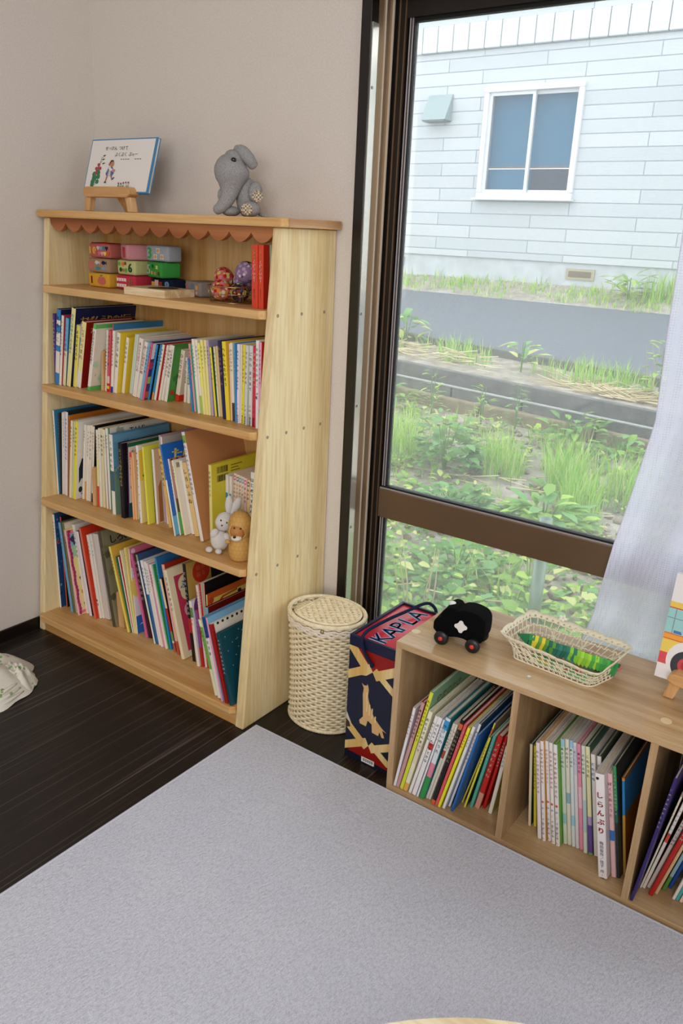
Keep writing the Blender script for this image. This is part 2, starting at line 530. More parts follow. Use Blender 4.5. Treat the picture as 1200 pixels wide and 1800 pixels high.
WH = mat('white_vinyl', 'd4d8db', .4, .4)
f = MB()
def ring(mb, x0, x1, z0, z1, w, y0, y1, mi=0):
    mb.box(x0, x1, y0, y1, z0, z0 + w, mi); mb.box(x0, x1, y0, y1, z1 - w, z1, mi)
    mb.box(x0, x0 + w, y0, y1, z0 + w, z1 - w, mi); mb.box(x1 - w, x1, y0, y1, z0 + w, z1 - w, mi)
ring(f, wx0 - .03, wx1 + .03, wz0 - .03, wz1 + .03, .065, YB - .05, YB + .14)
wf = f.build('window_frame', WH, house, bevel=.01)
f = MB(); xm = (wx0 + wx1) / 2
ring(f, wx0 + .035, xm + .03, wz0 + .035, wz1 - .035, .038, YB - .01, YB + .03)
ring(f, xm - .02, wx1 - .035, wz0 + .035, wz1 - .035, .038, YB + .04, YB + .08)
f.build('window_sash', WH, house)
MB().box(wx0 - .06, wx1 + .06, YB - .11, YB - .02, wz0 - .055, wz0 - .031).build('window_sill', WH, house)
PG = mat('far_pane', '1c4a66', .08, .3, 0, Alpha=.25)
pn = MB(); pn.box(wx0 + .072, xm - .008, YB + .008, YB + .012, wz0 + .072, wz1 - .072); pn.box(xm + .018, wx1 - .072, YB + .058, YB + .062, wz0 + .072, wz1 - .072)
pn.build('window_pane', PG, house)
bl_ = MB(); bl_.box(wx0, wx1, YB + .16, YB + .18, wz0 + .34, wz1, 0); bl_.box(wx0, xm, YB + .165, YB + .185, wz0, wz0 + .33, 0); bl_.box(wx0, wx1, YB + .14, YB + .158, wz0 + .34, wz0 + .36, 1); bl_.box(xm, wx1, YB + .165, YB + .185, wz0, wz0 + .33, 2)
bl_.build('blue_blind', [mat('teal_blue', '3f9cc8', .7), mat('rod', 'b09a7a', .6), mat('dark_inside', '4a4a52', .8)], house)
hd = MB()
hx0, hx1 = -6.16, -5.80
hd.prism([(YB, 2.68), (YB - .20, 2.68), (YB - .02, 3.0), (YB, 3.0)], 'x', hx0, hx1)
hd.build('vent_hood', mat('hood_gray', '8b9da0', .5, .4, .2), house, bevel=.008)
MB().box(hx0 + .02, hx1 - .02, YB - .19, YB - .01, 2.665, 2.679).build('hood_opening', mat('hood_dark', '5f6c70', .6), house)

# ---- plants
def leafmat(name, c, tr=.35):
    m = mat(name, c, .5, .35)
    m.node_tree.nodes['Principled BSDF'].inputs['Subsurface Weight'].default_value = 0
    nt = m.node_tree
    b = nt.nodes['Principled BSDF']; o = nt.nodes['Material Output']
    tl = nt.nodes.new('ShaderNodeBsdfTranslucent'); tl.inputs[0].default_value = rgb(c)
    mx = nt.nodes.new('ShaderNodeMixShader'); mx.inputs[0].default_value = tr
    nt.links.new(b.outputs[0], mx.inputs[1]); nt.links.new(tl.outputs[0], mx.inputs[2]); nt.links.new(mx.outputs[0], o.inputs[0])
    return m
LEAF = [leafmat('leaf_mid', '86b04c'), leafmat('leaf_deep', '63924a'), leafmat('leaf_lime', 'b0d060'), leafmat('leaf_cool', '78aa68'), leafmat('leaf_yellow', 'cdd389')]
GRASS = [leafmat('grass_lime', 'a2cf52'), leafmat('grass_mid', '80b84a'), leafmat('grass_pale', 'c0d682')]
STRAW = [leafmat('straw_pale', 'ded2ae', .2), leafmat('straw_tan', 'c4b48c', .2)]
def leaf(mb, p, d, up, L, W, mi):
    d = Vector(d).normalized(); s = d.cross(Vector(up))
    if s.length < 1e-4: s = d.cross(Vector((1, .2, 0)))
    s.normalize(); nn = s.cross(d)
    p = Vector(p)
    q = [p, p + d * L * .35 + s * W * .5 + nn * W * .12, p + d * L * .75 + s * W * .36 + nn * W * .1 - nn * L * .08, p + d * L - nn * L * .18,
         p + d * L * .75 - s * W * .36 + nn * W * .1 - nn * L * .08, p + d * L * .35 - s * W * .5 + nn * W * .12, p + d * L * .5 - nn * L * .02]
    mb.add(q, [(0, 1, 6), (1, 2, 6), (2, 3, 6), (3, 4, 6), (4, 5, 6), (5, 0, 6)], mi)
def blade(mb, p, h, lean, az, w, mi):
    p = Vector(p); a = Vector((math.cos(az), math.sin(az), 0)); s = Vector((-math.sin(az), math.cos(az), 0))
    b = p + a * lean * .35 + Vector((0, 0, h * .6)); c_ = p + a * lean + Vector((0, 0, h))
    mb.add([p - s * w, p + s * w, b + s * w * .8, b - s * w * .8, c_], [(0, 1, 2, 3), (3, 2, 4)], mi)
def tuft(mb, x, y, n, h, spread, w=.0035, mis=(0, 1, 2)):
    for _ in range(n):
        a, r = R.uniform(0, 2 * PI), spread * math.sqrt(R.random())
        px, py = x + r * math.cos(a), y + r * math.sin(a)
        blade(mb, (px, py, gz(px, py) - .01), h * R.uniform(.55, 1.1), h * R.uniform(.08, .6), R.uniform(0, 2 * PI), w * R.uniform(.7, 1.3), R.choice(mis))
def weed(mb, x, y, h, n, L, W, spread, mis, base=None):
    z = gz(x, y) if base is None else base
    for i in range(n):
        a = R.uniform(0, 2 * PI); t_ = R.random()
        r = spread * math.sqrt(R.random()); zz = z + h * (.15 + .85 * t_) * (1 - .5 * (r / spread) ** 2)
        el = R.uniform(-.1, .7)
        leaf(mb, (x + r * math.cos(a), y + r * math.sin(a), zz), (math.cos(a) * math.cos(el), math.sin(a) * math.cos(el), math.sin(el)), (0, 0, 1), L * R.uniform(.7, 1.25), W * R.uniform(.7, 1.2), R.choice(mis))
# leaf mat just outside the pane
gc = MB()
for _ in range(13000):
    y = 1.95 + 2.2 * R.random() ** 1.25
    x = R.uniform(-.25 - 1.05 * y, .9 - .25 * y)
    if y > 3.15 and R.random() < (y - 3.0) / 1.1: continue
    a = R.uniform(0, 2 * PI); el = R.uniform(-.35, .55)
    z = gz(x, y) + .02 + .15 * R.random() ** 1.5 * (1.3 - (y - 1.95) / 2.2)
    big = R.random()
    L = R.uniform(.022, .05) if big < .75 else R.uniform(.05, .09)
    leaf(gc, (x, y, z), (math.cos(a) * math.cos(el), math.sin(a) * math.cos(el), math.sin(el)), (R.uniform(-.4, .4), R.uniform(-.6, .2), 1), L, L * R.uniform(.55, .95), R.choice((0, 0, 1, 1, 2, 3, 3, 4)))
for _ in range(150):
    x0_, y0_ = R.uniform(-3.3, -.9), R.uniform(3.7, 5.5)
    L_ = R.uniform(.03, .08); n_l = R.randint(6, 16)
    for k in range(n_l):
        a = 2 * PI * k / n_l + R.uniform(-.4, .4); el = R.uniform(0, .8); rr = R.uniform(0, .05)
        px, py = x0_ + rr * math.cos(a), y0_ + rr * math.sin(a)
        leaf(gc, (px, py, gz(px, py) + R.uniform(.0, .07)), (math.cos(a) * math.cos(el), math.sin(a) * math.cos(el), math.sin(el)), (0, 0, 1), L_, L_ * R.uniform(.3, .7), R.choice((0, 1, 2, 3, 4)))
tag(gc.build('ground_cover', LEAF, smooth=True), 'dense low leafy ground cover seen through the lower pane', 'ground cover', kind='stuff')
gg = MB()
for _ in range(50):
    y = R.uniform(2.0, 3.6); x = R.uniform(-.3 - 1.0 * y, .6 - .25 * y)
    tuft(gg, x, y, 14, R.uniform(.16, .30), .05, .003)
for x, y, n, h, s in ((-.78, 2.35, 90, .34, .16), (-.62, 2.2, 70, .30, .13), (-2.3, 3.0, 40, .3, .1)): tuft(gg, x, y, n, h, s, .003)
for x, y, n, h, s in ((-2.86, 4.55, 300, .34, .22), (-2.95, 4.9, 120, .24, .2), (-1.62, 4.72, 260, .36, .15), (-1.45, 4.42, 200, .30, .13), (-1.80, 4.95, 70, .22, .12), (-1.28, 4.75, 150, .36, .14),
                      (-2.08, 4.72, 150, .26, .13), (-2.35, 5.2, 40, .16, .14), (-1.95, 5.3, 50, .2, .14), (-2.7, 5.3, 30, .16, .14), (-2.0, 4.3, 30, .12, .1), (-2.25, 4.95, 60, .2, .1)):
    tuft(gg, x, y, n, h, s, .003)
for _ in range(90):
    x = R.uniform(-3.6, -1.0); y = R.uniform(3.6, 5.5)
    tuft(gg, x, y, 9, R.uniform(.05, .2), .06, .0026)
for x, n, h, s in ((-4.1, 40, .16, .15), (-3.75, 36, .18, .14), (-3.42, 110, .24, .16), (-3.2, 60, .2, .14), (-2.62, 40, .16, .12), (-2.3, 110, .22, .2), (-2.05, 130, .22, .2), (-1.85, 60, .18, .14), (-4.4, 30, .16, .14)):
    tuft(gg, x, 6.52 + R.uniform(-.1, .1), n, h, s, .0035)
for _ in range(170):
    x = R.uniform(-7.6, -1.7); y = R.uniform(9.62, 10.2)
    tuft(gg, x, y, 11, R.uniform(.05, .15), .16, .006)
for x in (-2.75, -2.55, -2.4): tuft(gg, x, 10.0, 60, .34, .16, .006)
tag(gg.build('wild_grass', GRASS, smooth=True), 'wild lime green grass growing over soil, gutter edge and verge', 'grass', kind='stuff')
st = MB()
def straws(mb, x, y, n, s, h=.03):
    for _ in range(n):
        px, py = x + R.uniform(-s, s) * 1.6, y + R.uniform(-s, s) * .6
        a = R.uniform(-.5, .5) + R.choice((0, PI)); L = R.uniform(.08, .28)
        z = gz(px, py) + R.uniform(.01, h)
        e = Vector((math.cos(a) * L, math.sin(a) * L * .5, R.uniform(-.015, .06)))
        st.tube([(px, py, z), Vector((px, py, z)) + e], .0035, 4, R.choice((0, 1)))
straws(st, -2.0, 6.35, 120, .24); straws(st, -1.72, 6.3, 80, .18); straws(st, -3.72, 6.32, 40, .17, .12); straws(st, -3.25, 6.3, 22, .1, .12); straws(st, -4.15, 6.35, 20, .15)
straws(st, -2.5, 5.2, 24, .3); straws(st, -2.9, 5.0, 20, .3); straws(st, -2.0, 4.6, 26, .35); straws(st, -1.6, 4.2, 16, .25); straws(st, -1.55, 2.7, 12, .3, .2)
tag(st.build('dry_straw', STRAW), 'dry bleached straw lying on the soil strip by the road', 'straw', kind='stuff')
pe = MB()
for _ in range(700):
    x = R.uniform(-3.4, -.9); y = R.uniform(3.3, 5.5); r = R.uniform(.008, .03) if R.random() < .94 else R.uniform(.035, .06)
    pe.ell((x, y, gz(x, y) + r * .3), (r, r * R.uniform(.7, 1), r * .6), rotm('Z', R.uniform(0, 180)), 7, 5)
tag(pe.build('pebbles', noise_ground('pebble', [(.3, '7c7268'), (.6, '988c80'), (.8, 'ada294')], 8, .3, .01)), 'small stones scattered over the bare soil', 'stones', kind='stuff')

def plant(name, label, x, y, h, n, L, W, spread, mis, stems=6, cat='plant'):
    z = gz(x, y)
    e = thing(name, label, cat, (x, y, z))
    mb = MB(); save = list(range(0))
    for i in range(n):
        a = R.uniform(0, 2 * PI); t_ = R.random(); r = spread * math.sqrt(R.random())
        zz = h * (.12 + .88 * t_) * (1 - .45 * (r / spread) ** 2); el = R.uniform(-.2, .7)
        leaf(mb, (r * math.cos(a), r * math.sin(a), zz), (math.cos(a) * math.cos(el), math.sin(a) * math.cos(el), math.sin(el)), (0, 0, 1), L * R.uniform(.7, 1.25), W * R.uniform(.7, 1.2), R.choice(mis))
    mb.build('foliage', LEAF, e, smooth=True)
    sb = MB()
    for i in range(stems):
        a = R.uniform(0, 2 * PI); r = spread * .5 * R.random()
        sb.tube([(0, 0, -.02), (r * .5 * math.cos(a), r * .5 * math.sin(a), h * .45), (r * math.cos(a), r * math.sin(a), h * .85)], [.005, .004, .002], 5)
    sb.build('stem', LEAF[1], e)
    return e
plant('leafy_bush', 'round leafy bush in the soil bed, left of centre', -2.42, 4.55, .36, 210, .075, .06, .20, (1, 3, 3, 0))
plant('broadleaf_clump', 'bright broadleaf clump just behind the gray pipe', -1.50, 4.0, .24, 130, .13, .06, .2, (0, 2, 3))
plant('low_leafy_plant', 'low dark leafy plant left of the gray pipe near the pane', -2.02, 3.95, .17, 110, .08, .05, .2, (1, 3))
plant('dock_plant', 'large leaved plant against the right stone blocks', -1.88, 5.42, .26, 60, .10, .055, .2, (3, 0, 1))
plant('dock_plant', 'pale leaved plant at the foot of the far right stone block', -1.55, 5.35, .2, 44, .09, .05, .16, (3, 0))
plant('tall_weed', 'tall thin weed standing before the gutter on the left', -3.05, 5.45, .42, 46, .06, .02, .06, (0, 2), 2)
plant('tall_weed', 'thin weed standing mid gutter beside the first one', -2.62, 5.45, .34, 40, .06, .02, .06, (0, 2), 2)
plant('tall_weed', 'thin weed standing before the gutter at its centre', -2.36, 5.48, .40, 36, .05, .02, .05, (0, 3), 2)
plant('broadleaf_weed', 'broadleaf weed at the left end of the stone blocks', -3.4, 5.4, .2, 50, .1, .05, .16, (0, 3))
plant('broadleaf_weed', 'pale large leaved weed rising above the left curb', -4.0, 6.55, .34, 22, .15, .1, .14, (3, 4), 4)
plant('broadleaf_weed', 'upright pale weed in the middle of the road strip', -2.78, 6.45, .3, 14, .16, .07, .08, (3, 4), 3)
plant('broadleaf_weed', 'spiky rosette weed on the verge below the house', -3.05, 9.95, .3, 40, .28, .05, .12, (2, 0), 4)
plant('tall_weed', 'tall leafy weed on the road strip beside the curtain', -1.62, 6.4, .46, 60, .09, .05, .1, (0, 2), 3)
plant('leafy_plant', 'heart leaved plant in the ground cover by the right pane', -1.02, 2.62, .3, 46, .1, .075, .15, (0, 1, 2))
plant('leafy_plant', 'dark leafy plant in the ground cover near the window corner', -1.62, 3.25, .2, 90, .07, .05, .2, (1, 3))
# dry twig stems
tw = MB()
for x, y, h in ((-1.60, 2.72, .42), (-1.52, 2.75, .36), (-1.9, 2.75, .5), (-1.72, 6.42, .42)):
    z = gz(x, y)
    for k in range(3):
        a = R.uniform(0, 6.28); e = .08
        tw.tube([(x + .02 * k, y, z), (x + .02 * k + e * .4 * math.cos(a), y + e * .3 * math.sin(a), z + h * .5), (x + e * math.cos(a), y + e * math.sin(a), z + h)], [.004, .003, .0015], 5)
tag(tw.build('dry_stems', STRAW[1]), 'dry upright twig stems among the green leaves', 'dry stems', kind='stuff')
pp = thing('metal_pipe', 'short gray green pipe standing upright outside the middle rail', 'pipe', (-1.0, 2.70, gz(-1.0, 2.7)))
hh = .296 - gz(-1.0, 2.7)
p_ = MB(); p_.lathe([(.024, 0), (.024, hh), (.0195, hh), (.0195, hh - .12), (.001, hh - .12)], n=24)
p_.build('tube', mat('pipe_green', '7f9488', .45, .5, .5), pp, smooth=True)
# ================================================================ rug, tables, textiles
m = mat('gray_rug', 'b9b8ba', .95, .1)
t = NT(m)
v = t.coords((1, 1, 1))
n1 = t.noise(v, 520, 3, .7)
n2 = t.noise(t.coords((1, .45, 1)), 230, 2, .6)
n3 = t.noise(v, 5, 3)
c1 = t.ramp(n1, [(.3, 'bcc0cc'), (.5, 'd2d5e2'), (.7, 'e2e5f0')])
c2 = t.ramp(n2, [(.36, (.84, .83, .83, 1)), (.55, (1, 1, 1, 1))])
c3 = t.ramp(n3, [(.3, (.95, .95, .97, 1)), (.7, (1, 1, 1, 1))])
t.l(t.mix(1, t.mix(.8, c1, c2, 'MULTIPLY'), c3, 'MULTIPLY'), t.b.inputs['Base Color'])
t.bump(n2, .6, .004)
RUG = m
ru = thing('rug', 'large pale gray low pile rug on the dark floor', 'rug', (-1.226, 1.3835, 0))
MB().box(.006, 3.2, -3.6, -.006, .0008, .009).build('pile', RUG, ru, bevel=.003)
hm = MB(); hm.tube([(.004, -3.6, .0055), (.004, -.004, .0055), (3.2, -.004, .0055)], .0048, 8)
hm.build('hem', mat('rug_hem', 'c8cbd8', .9, .1), ru, smooth=True)

tb = thing('round_table', 'round light wood table, only its far rim in view at the bottom', 'table', (-.004, .3045, 0))
MB().lathe([(.001, .395), (.424, .395), (.429, .400), (.4286, .416), (.4255, .42), (.001, .42)], n=96).build('table_top', wood('maple_top', 'e6d2a8', 'f0e2c0', 'f4e9cd', 'x', 50, .35), tb)
for k in range(4):
    a = PI / 4 + k * PI / 2
    MB().tube([(.27 * math.cos(a), .27 * math.sin(a), .394), (.30 * math.cos(a), .30 * math.sin(a), .0095)], [.02, .015], 14).build('leg', BEECH('z'), tb)

# curtain
CUR = bpy.data.materials.new('sheer_curtain'); CUR.use_nodes = True
nt = CUR.node_tree; nt.nodes.clear()
o_ = nt.nodes.new('ShaderNodeOutputMaterial')
trn = nt.nodes.new('ShaderNodeBsdfTransparent')
tl_ = nt.nodes.new('ShaderNodeBsdfTranslucent'); tl_.inputs[0].default_value = (.90, .92, 1.0, 1)
di_ = nt.nodes.new('ShaderNodeBsdfDiffuse'); di_.inputs[0].default_value = (.75, .80, 1.0, 1)
m1 = nt.nodes.new('ShaderNodeMixShader'); m1.inputs[0].default_value = .32
m2 = nt.nodes.new('ShaderNodeMixShader')
tc = nt.nodes.new('ShaderNodeTexCoord'); mp = nt.nodes.new('ShaderNodeMapping'); mp.inputs['Scale'].default_value = (1, 1, 1)
vo = nt.nodes.new('ShaderNodeTexVoronoi'); vo.inputs['Scale'].default_value = 190; vo.inputs['Randomness'].default_value = .15
rp = nt.nodes.new('ShaderNodeValToRGB'); rp.color_ramp.elements[0].position = .25; rp.color_ramp.elements[0].color = (.26, .26, .26, 1)
rp.color_ramp.elements[1].position = .45; rp.color_ramp.elements[1].color = (.07, .07, .07, 1)
nt.links.new(tc.outputs['UV'], mp.inputs[0]); nt.links.new(tc.outputs['Object'], vo.inputs['Vector'])
nt.links.new(vo.outputs['Distance'], rp.inputs[0])
nt.links.new(di_.outputs[0], m1.inputs[1]); nt.links.new(tl_.outputs[0], m1.inputs[2])
nt.links.new(rp.outputs[0], m2.inputs[0]); nt.links.new(m1.outputs[0], m2.inputs[1]); nt.links.new(trn.outputs[0], m2.inputs[2])
nt.links.new(m2.outputs[0], o_.inputs[0])
MATS['sheer_curtain'] = CUR
EDGE = [(0, -.60), (.20, -.56), (.40, -.508), (.439, -.497), (.617, -.477), (.713, -.461), (.903, -.433), (1.073, -.439), (1.284, -.443), (1.75, -.40)]
def edge_x(z):
    for (a, xa), (b, xb) in zip(EDGE, EDGE[1:]):
        if z <= b: return xa + (xb - xa) * (z - a) / (b - a)
    return EDGE[-1][1]
FOLDS = [(0, -.004), (.055, .014), (.075, .010), (.15, -.020), (.165, -.020), (.30, .018), (.32, .018), (.47, -.016), (.62, .016), (.78, -.014), (.9, .014), (1, -.008)]
cm_ = MB(); NX, NZ = 150, 60; vs = []; fs = []
for i in range(NZ + 1):
    z = .012 + (1.745 - .012) * i / NZ
    e = edge_x(z)
    sp = .92 - .10 * (z / 1.75)
    for k in range(NX + 1):
        u = k / NX
        # folds fan out towards the lower left edge
        uu = u ** (1.0 + .25 * max(0, (1.0 - z)))
        amp = 0
        for (a, da), (b, db) in zip(FOLDS, FOLDS[1:]):
            if u <= b:
                s_ = (u - a) / (b - a)
                amp = da + (db - da) * s_
                break
        vs.append((e + uu * sp, 1.728 + amp * (.75 + .3 * math.sin(z * 3 + 1)), z))
for i in range(NZ):
    for k in range(NX):
        a = i * (NX + 1) + k
        fs.append((a, a + 1, a + NX + 2, a + NX + 1))
cm_.add(vs, fs)
cu = thing('sheer_curtain', 'white dotted sheer curtain hanging at the right of the window', 'curtain', (0, 0, 0))
cm_.build('drape', CUR, cu, smooth=True)
he = MB()
for k0 in (0,):
    he.tube([(vs[i * (NX + 1)][0] - .0005, vs[i * (NX + 1)][1] - .0, vs[i * (NX + 1)][2]) for i in range(NZ + 1)], .0012, 6)
he.build('edge_hem', mat('curtain_hem', 'dcdaf0', .8, .1), cu, smooth=True)
MB().tube([(-1.05, 1.728, 1.752), (.70, 1.728, 1.752)], .006, 10).build('curtain_rail', SASHD, cu)

# cloth pile on the floor at the left edge
CL = mat('leafy_white_cloth', 'e6e2d6', .85, .1)
t = NT(CL)
v = t.coords((1, 1, 1))
vo = t.n('ShaderNodeTexVoronoi', Scale=46); t.l(v, vo.inputs['Vector'])
dot = t.ramp(vo.outputs['Distance'], [(.22, (1, 1, 1, 1)), (.28, (0, 0, 0, 1))])
big = t.ramp(t.noise(v, 14, 1), [(.50, (0, 0, 0, 1)), (.54, (1, 1, 1, 1))])
t.l(t.mix(t.mix(1, dot, big, 'MULTIPLY'), 'e6e2d6', '8fae74'), t.b.inputs['Base Color'])
ce = thing('folded_cloth', 'crumpled white cloth with green leaf print on the dark floor', 'cloth', (-1.955, 1.02, 0))
def cloth_lobe(c, rx, ry, h, seed, layers=1):
    mb = MB(); rr = random.Random(seed); ph = [rr.uniform(0, 6) for _ in range(6)]
    n, k = 72, 16; vs = []; fs = []
    for i in range(k + 1):
        f = i / k
        for j in range(n):
            a = 2 * PI * j / n
            w_ = 1 + .05 * math.sin(3 * a + ph[0]) + .035 * math.sin(7 * a + ph[1]) * f + .02 * math.sin(13 * a + ph[2]) * f
            z = h * (math.cos(f * PI / 2) ** .8) + .006 * math.sin(5 * a + ph[3] + 4 * f) * math.sin(f * PI) + .006 * math.sin(9 * f * 3 + 2 * a + ph[4]) * (1 - f)
            vs.append((c[0] + rx * f * w_ * math.cos(a), c[1] + ry * f * w_ * math.sin(a), c[2] + max(.002, z)))
    for i in range(k):
        for j in range(n):
            fs.append((i * n + j, (i + 1) * n + j, (i + 1) * n + (j + 1) % n, i * n + (j + 1) % n))
    mb.add(vs, fs)
    return mb
cloth_lobe((.0, .0, 0), .155, .175, .085, 3).build('cloth_body', CL, ce, smooth=True)
cloth_lobe((.060, .085, .001), .075, .06, .055, 9).build('loose_fold', CL, ce, smooth=True)
fo = MB()
for r_, z in ((.150, .012), (.142, .022), (.132, .033)):
    fo.tube([(r_ * math.cos(a) * 1.0, r_ * 1.12 * math.sin(a), z + .004 * math.sin(6 * a)) for a in [(-1.3 + 1.7 * i / 24) for i in range(25)]], [.002 + .006 * math.sin(PI * i / 24) for i in range(25)], 8)
fo.build('hem_fold', CL, ce, smooth=True)
MB().ell((.075, -.095, .070), (.018, .018, .014)).build('navy_button', mat('navy_plastic', '151a33', .4), ce, smooth=True)

# ================================================================ pine bookshelf
bs = thing('bookshelf', 'tall pine bookshelf with scalloped trim against the beige wall', 'bookshelf', (-1.69, 1.69, 0))
def L(*a): return [(x + 0, y) for x, y in a]
OX, OY = -1.69, 1.69
XL0, XL1, XR0, XR1 = -2.128, -2.104, -1.271, -1.242
pf = lambda z: 1.348 + .102 * z
for x0, x1 in ((XL0, XL1), (XR0, XR1)):
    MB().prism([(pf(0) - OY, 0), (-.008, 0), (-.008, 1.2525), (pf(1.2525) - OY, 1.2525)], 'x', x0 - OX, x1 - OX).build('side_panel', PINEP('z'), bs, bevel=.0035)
pl = MB()
for z, ys in ((1.0595, (1.464, 1.552, 1.641)), (.7765, (1.433, 1.503, 1.572, 1.64)), (.4305, (1.397, 1.478, 1.56, 1.64))):
    for y in ys:
        MB().tube([(XR1 - OX - .001, y - OY, z), (XR1 - OX + .0006, y - OY, z)], .0042, 14).build('wood_plug', mat('plug_gray', '9a8a72', .6), bs)
MB().box(XL1 - OX + .0005, XR0 - OX - .0005, -.026, -.010, .035, 1.2525).build('back_panel', PINE('z'), bs)
for z0, z1 in ((1.0490, 1.0695), (.7660, .7865), (.4200, .4405), (.0410, .0615)):
    y0 = pf(z0) - .018 - OY
    ch = .007
    mb = MB(); mb.prism([(XL1 - OX - .006, y0 + ch), (XL1 - OX + .006, y0), (XR0 - OX - .006, y0), (XR0 - OX + .004, y0 + ch + .004), (XR0 - OX + .004, pf(z0) - OY - .0012), (XR0 - OX - .0006, pf(z0) - OY + .0006),
                         (XR0 - OX - .0006, -.027), (XL1 - OX + .0006, -.027), (XL1 - OX + .0006, pf(z0) - OY + .0006), (XL1 - OX - .006, pf(z0) - OY - .0012)], 'z', z0, z1)
    mb.build('shelf', PINEW('x'), bs, bevel=.004, seg=3)
MB().box(XL1 - OX + .0008, XR0 - OX - .0008, pf(0) - OY + .006, pf(0) - OY + .024, 0, .0405).build('kick_board', PINEW('x'), bs)
mb = MB()
pts = []
n = 7; r0 = .016
for (cx, cy, a0) in ((-1.222 - r0, 1.456 + r0, -90), (-1.222 - r0, 1.684 - r0, 0), (-2.137 + .004, 1.684 - .004, 90), (-2.137 + .012, 1.456 + .012, 180)):
    rr_ = r0 if cx > -2 else (.012 if a0 == 180 else .004)
    for i in range(n):
        a = math.radians(a0 + 90 * i / (n - 1)); pts.append((cx + rr_ * math.cos(a) - OX, cy + rr_ * math.sin(a) - OY))
mb.prism(pts, 'z', 1.2530, 1.2730)
mb.build('top_board', PINEW('x'), bs, bevel=.003)
mb = MB(); mb.prism([(1.474 - OY, 1.2540), (1.668 - OY, 1.2540), (1.668 - OY, 1.2720), (1.474 - OY, 1.2720)], 'x', -1.2219 - OX, -1.2205 - OX)
mb.build('end_grain', wood('end_grain', 'a8744a', 'c09468', 'caa37a', 'y', 90, .45, 14), bs)
# scalloped valance
pts = [(XL1 + .0006 - OX, 1.2525), (XR0 - .0006 - OX, 1.2525)]
ns, q = 12, 14
W_ = (XR0 - XL1 - .0012) / ns
for k in range(ns - 1, -1, -1):
    for i in range(q + 1):
        f = 1 - i / q
        x = XL1 + .0006 + W_ * (k + f)
        pts.append((x - OX, 1.2395 - .0225 * math.sin(PI * f) ** .8))
mb = MB(); mb.prism(pts, 'y', 1.480 - OY, 1.494 - OY)
mb.build('scalloped_valance', CEDAR, bs)

# ================================================================ low oak shelf
lo = thing('low_shelf', 'low oak cube shelf with three cubbies standing under the window', 'shelf', (-.4, 1.53, 0))
ax, ay = -.4, 1.53
LX0, LX1, LY0, LY1, LH = -.8165, .0175, 1.385, 1.673, .398
MB().box(LX0 - ax, LX1 - ax, LY0 - ay, LY1 - ay, LH - .0148, LH).build('top_board', OAK('x'), lo, bevel=.0008)
MB().box(LX0 - ax, LX1 - ax, LY0 - ay, LY1 - ay, 0.0005, .0195).build('bottom_board', OAK('x'), lo, bevel=.0008)
for x in (LX0, LX1 - .0150):
    MB().box(x - ax, x + .0150 - ax, LY0 + .0005 - ay, LY1 - ay, .0197, LH - .0150).build('side_panel', OAK('z'), lo)
for x in (-.5335, -.2585):
    MB().box(x - ax, x + .0140 - ax, LY0 + .0005 - ay, LY1 - .004 - ay, .0197, LH - .0150).build('divider', OAK('z'), lo)
for x0, x1 in ((LX0 + .0152, -.5337), (-.5193, -.2587), (-.2443, LX1 - .0152)):
    MB().box(x0 - ax, x1 - ax, LY1 - .0038 - ay, LY1 - ay, .0197, LH - .0150).build('back_panel', OAK('z'), lo)
for x, y, mm in ((-.806, 1.452, 'd9c7a4'), (-.252, 1.452, 'd9c39a'), (-.806, 1.62, 'd9c7a4')):
    MB().lathe([(.0105, 0), (.0105, .0008), (.0095, .0012)], (x - ax, y - ay, LH), 20).build('screw_cap', mat('cap_' + mm, mm, .5), lo)
MB().lathe([(.0055, 0), (.0055, .0006), (.003, .0002)], (-.523 - ax, 1.432 - ay, LH), 16).build('screw', mat('chrome_cap', 'c8c4bc', .2, .5, .8), lo)

# ================================================================ wicker basket
wk = thing('wicker_basket', 'oval cream wicker basket with closed lid beside the bookshelf', 'basket', (-1.122, 1.540, 0))
WM = mat('cream_wicker', 'e6d6b4', .7, .25)
t = NT(WM); nn = t.noise(t.coords((1, 1, 1)), 90, 3)
t.l(t.ramp(nn, [(.3, 'e0cda4'), (.55, 'f0e2c2'), (.75, 'f6ecd4')]), t.b.inputs['Base Color'])
def brad(z):     # half axes over height
    f = z / .315
    k = .995 - .06 * math.sin(PI * min(1, f * 1.02)) + .07 * f
    return .098 * k, .080 * k
rows, stakes = 40, 20
mb = MB()
for r_ in range(rows):
    z = .006 + .302 * r_ / (rows - 1)
    rx, ry = brad(z); P = []
    for k in range(stakes * 6):
        a = 2 * PI * k / (stakes * 6)
        w_ = .0036 * math.sin(a * stakes + (PI if r_ % 2 else 0))
        P.append(((rx + w_) * math.cos(a), (ry + w_) * math.sin(a), z ))
    mb.tube(P, .0035, 6, closed=True)
mb.build('woven_body', WM, wk, smooth=True)
mb = MB()
for k in range(stakes):
    a = 2 * PI * k / stakes
    mb.tube([(brad(z)[0] * math.cos(a), brad(z)[1] * math.sin(a), z) for z in (.004, .08, .16, .24, .308)], .0018, 5)
mb.build('stakes', WM, wk)
mb = MB(); mb.lathe([(.001, .004)] + [(.098 * (brad(z)[0] / .098) - .0045, z) for z in (.004, .06, .12, .18, .24, .296)], sy=.080 / .098, n=40)
mb.build('liner', mat('liner_cloth', 'cfc2a4', .9, .1), wk)
def ringtube(mb, rx, ry, z, r, n=80, tw=0):
    mb.tube([(rx * math.cos(2 * PI * k / n), ry * math.sin(2 * PI * k / n), z) for k in range(n)], [r * (1 + (.12 if k % 2 else -.06)) for k in range(n)], 8, closed=True)
mb = MB(); rx, ry = brad(.312); ringtube(mb, rx + .001, ry + .001, .313, .0058, 150)
mb.build('rim', WM, wk, smooth=True)
mb = MB()
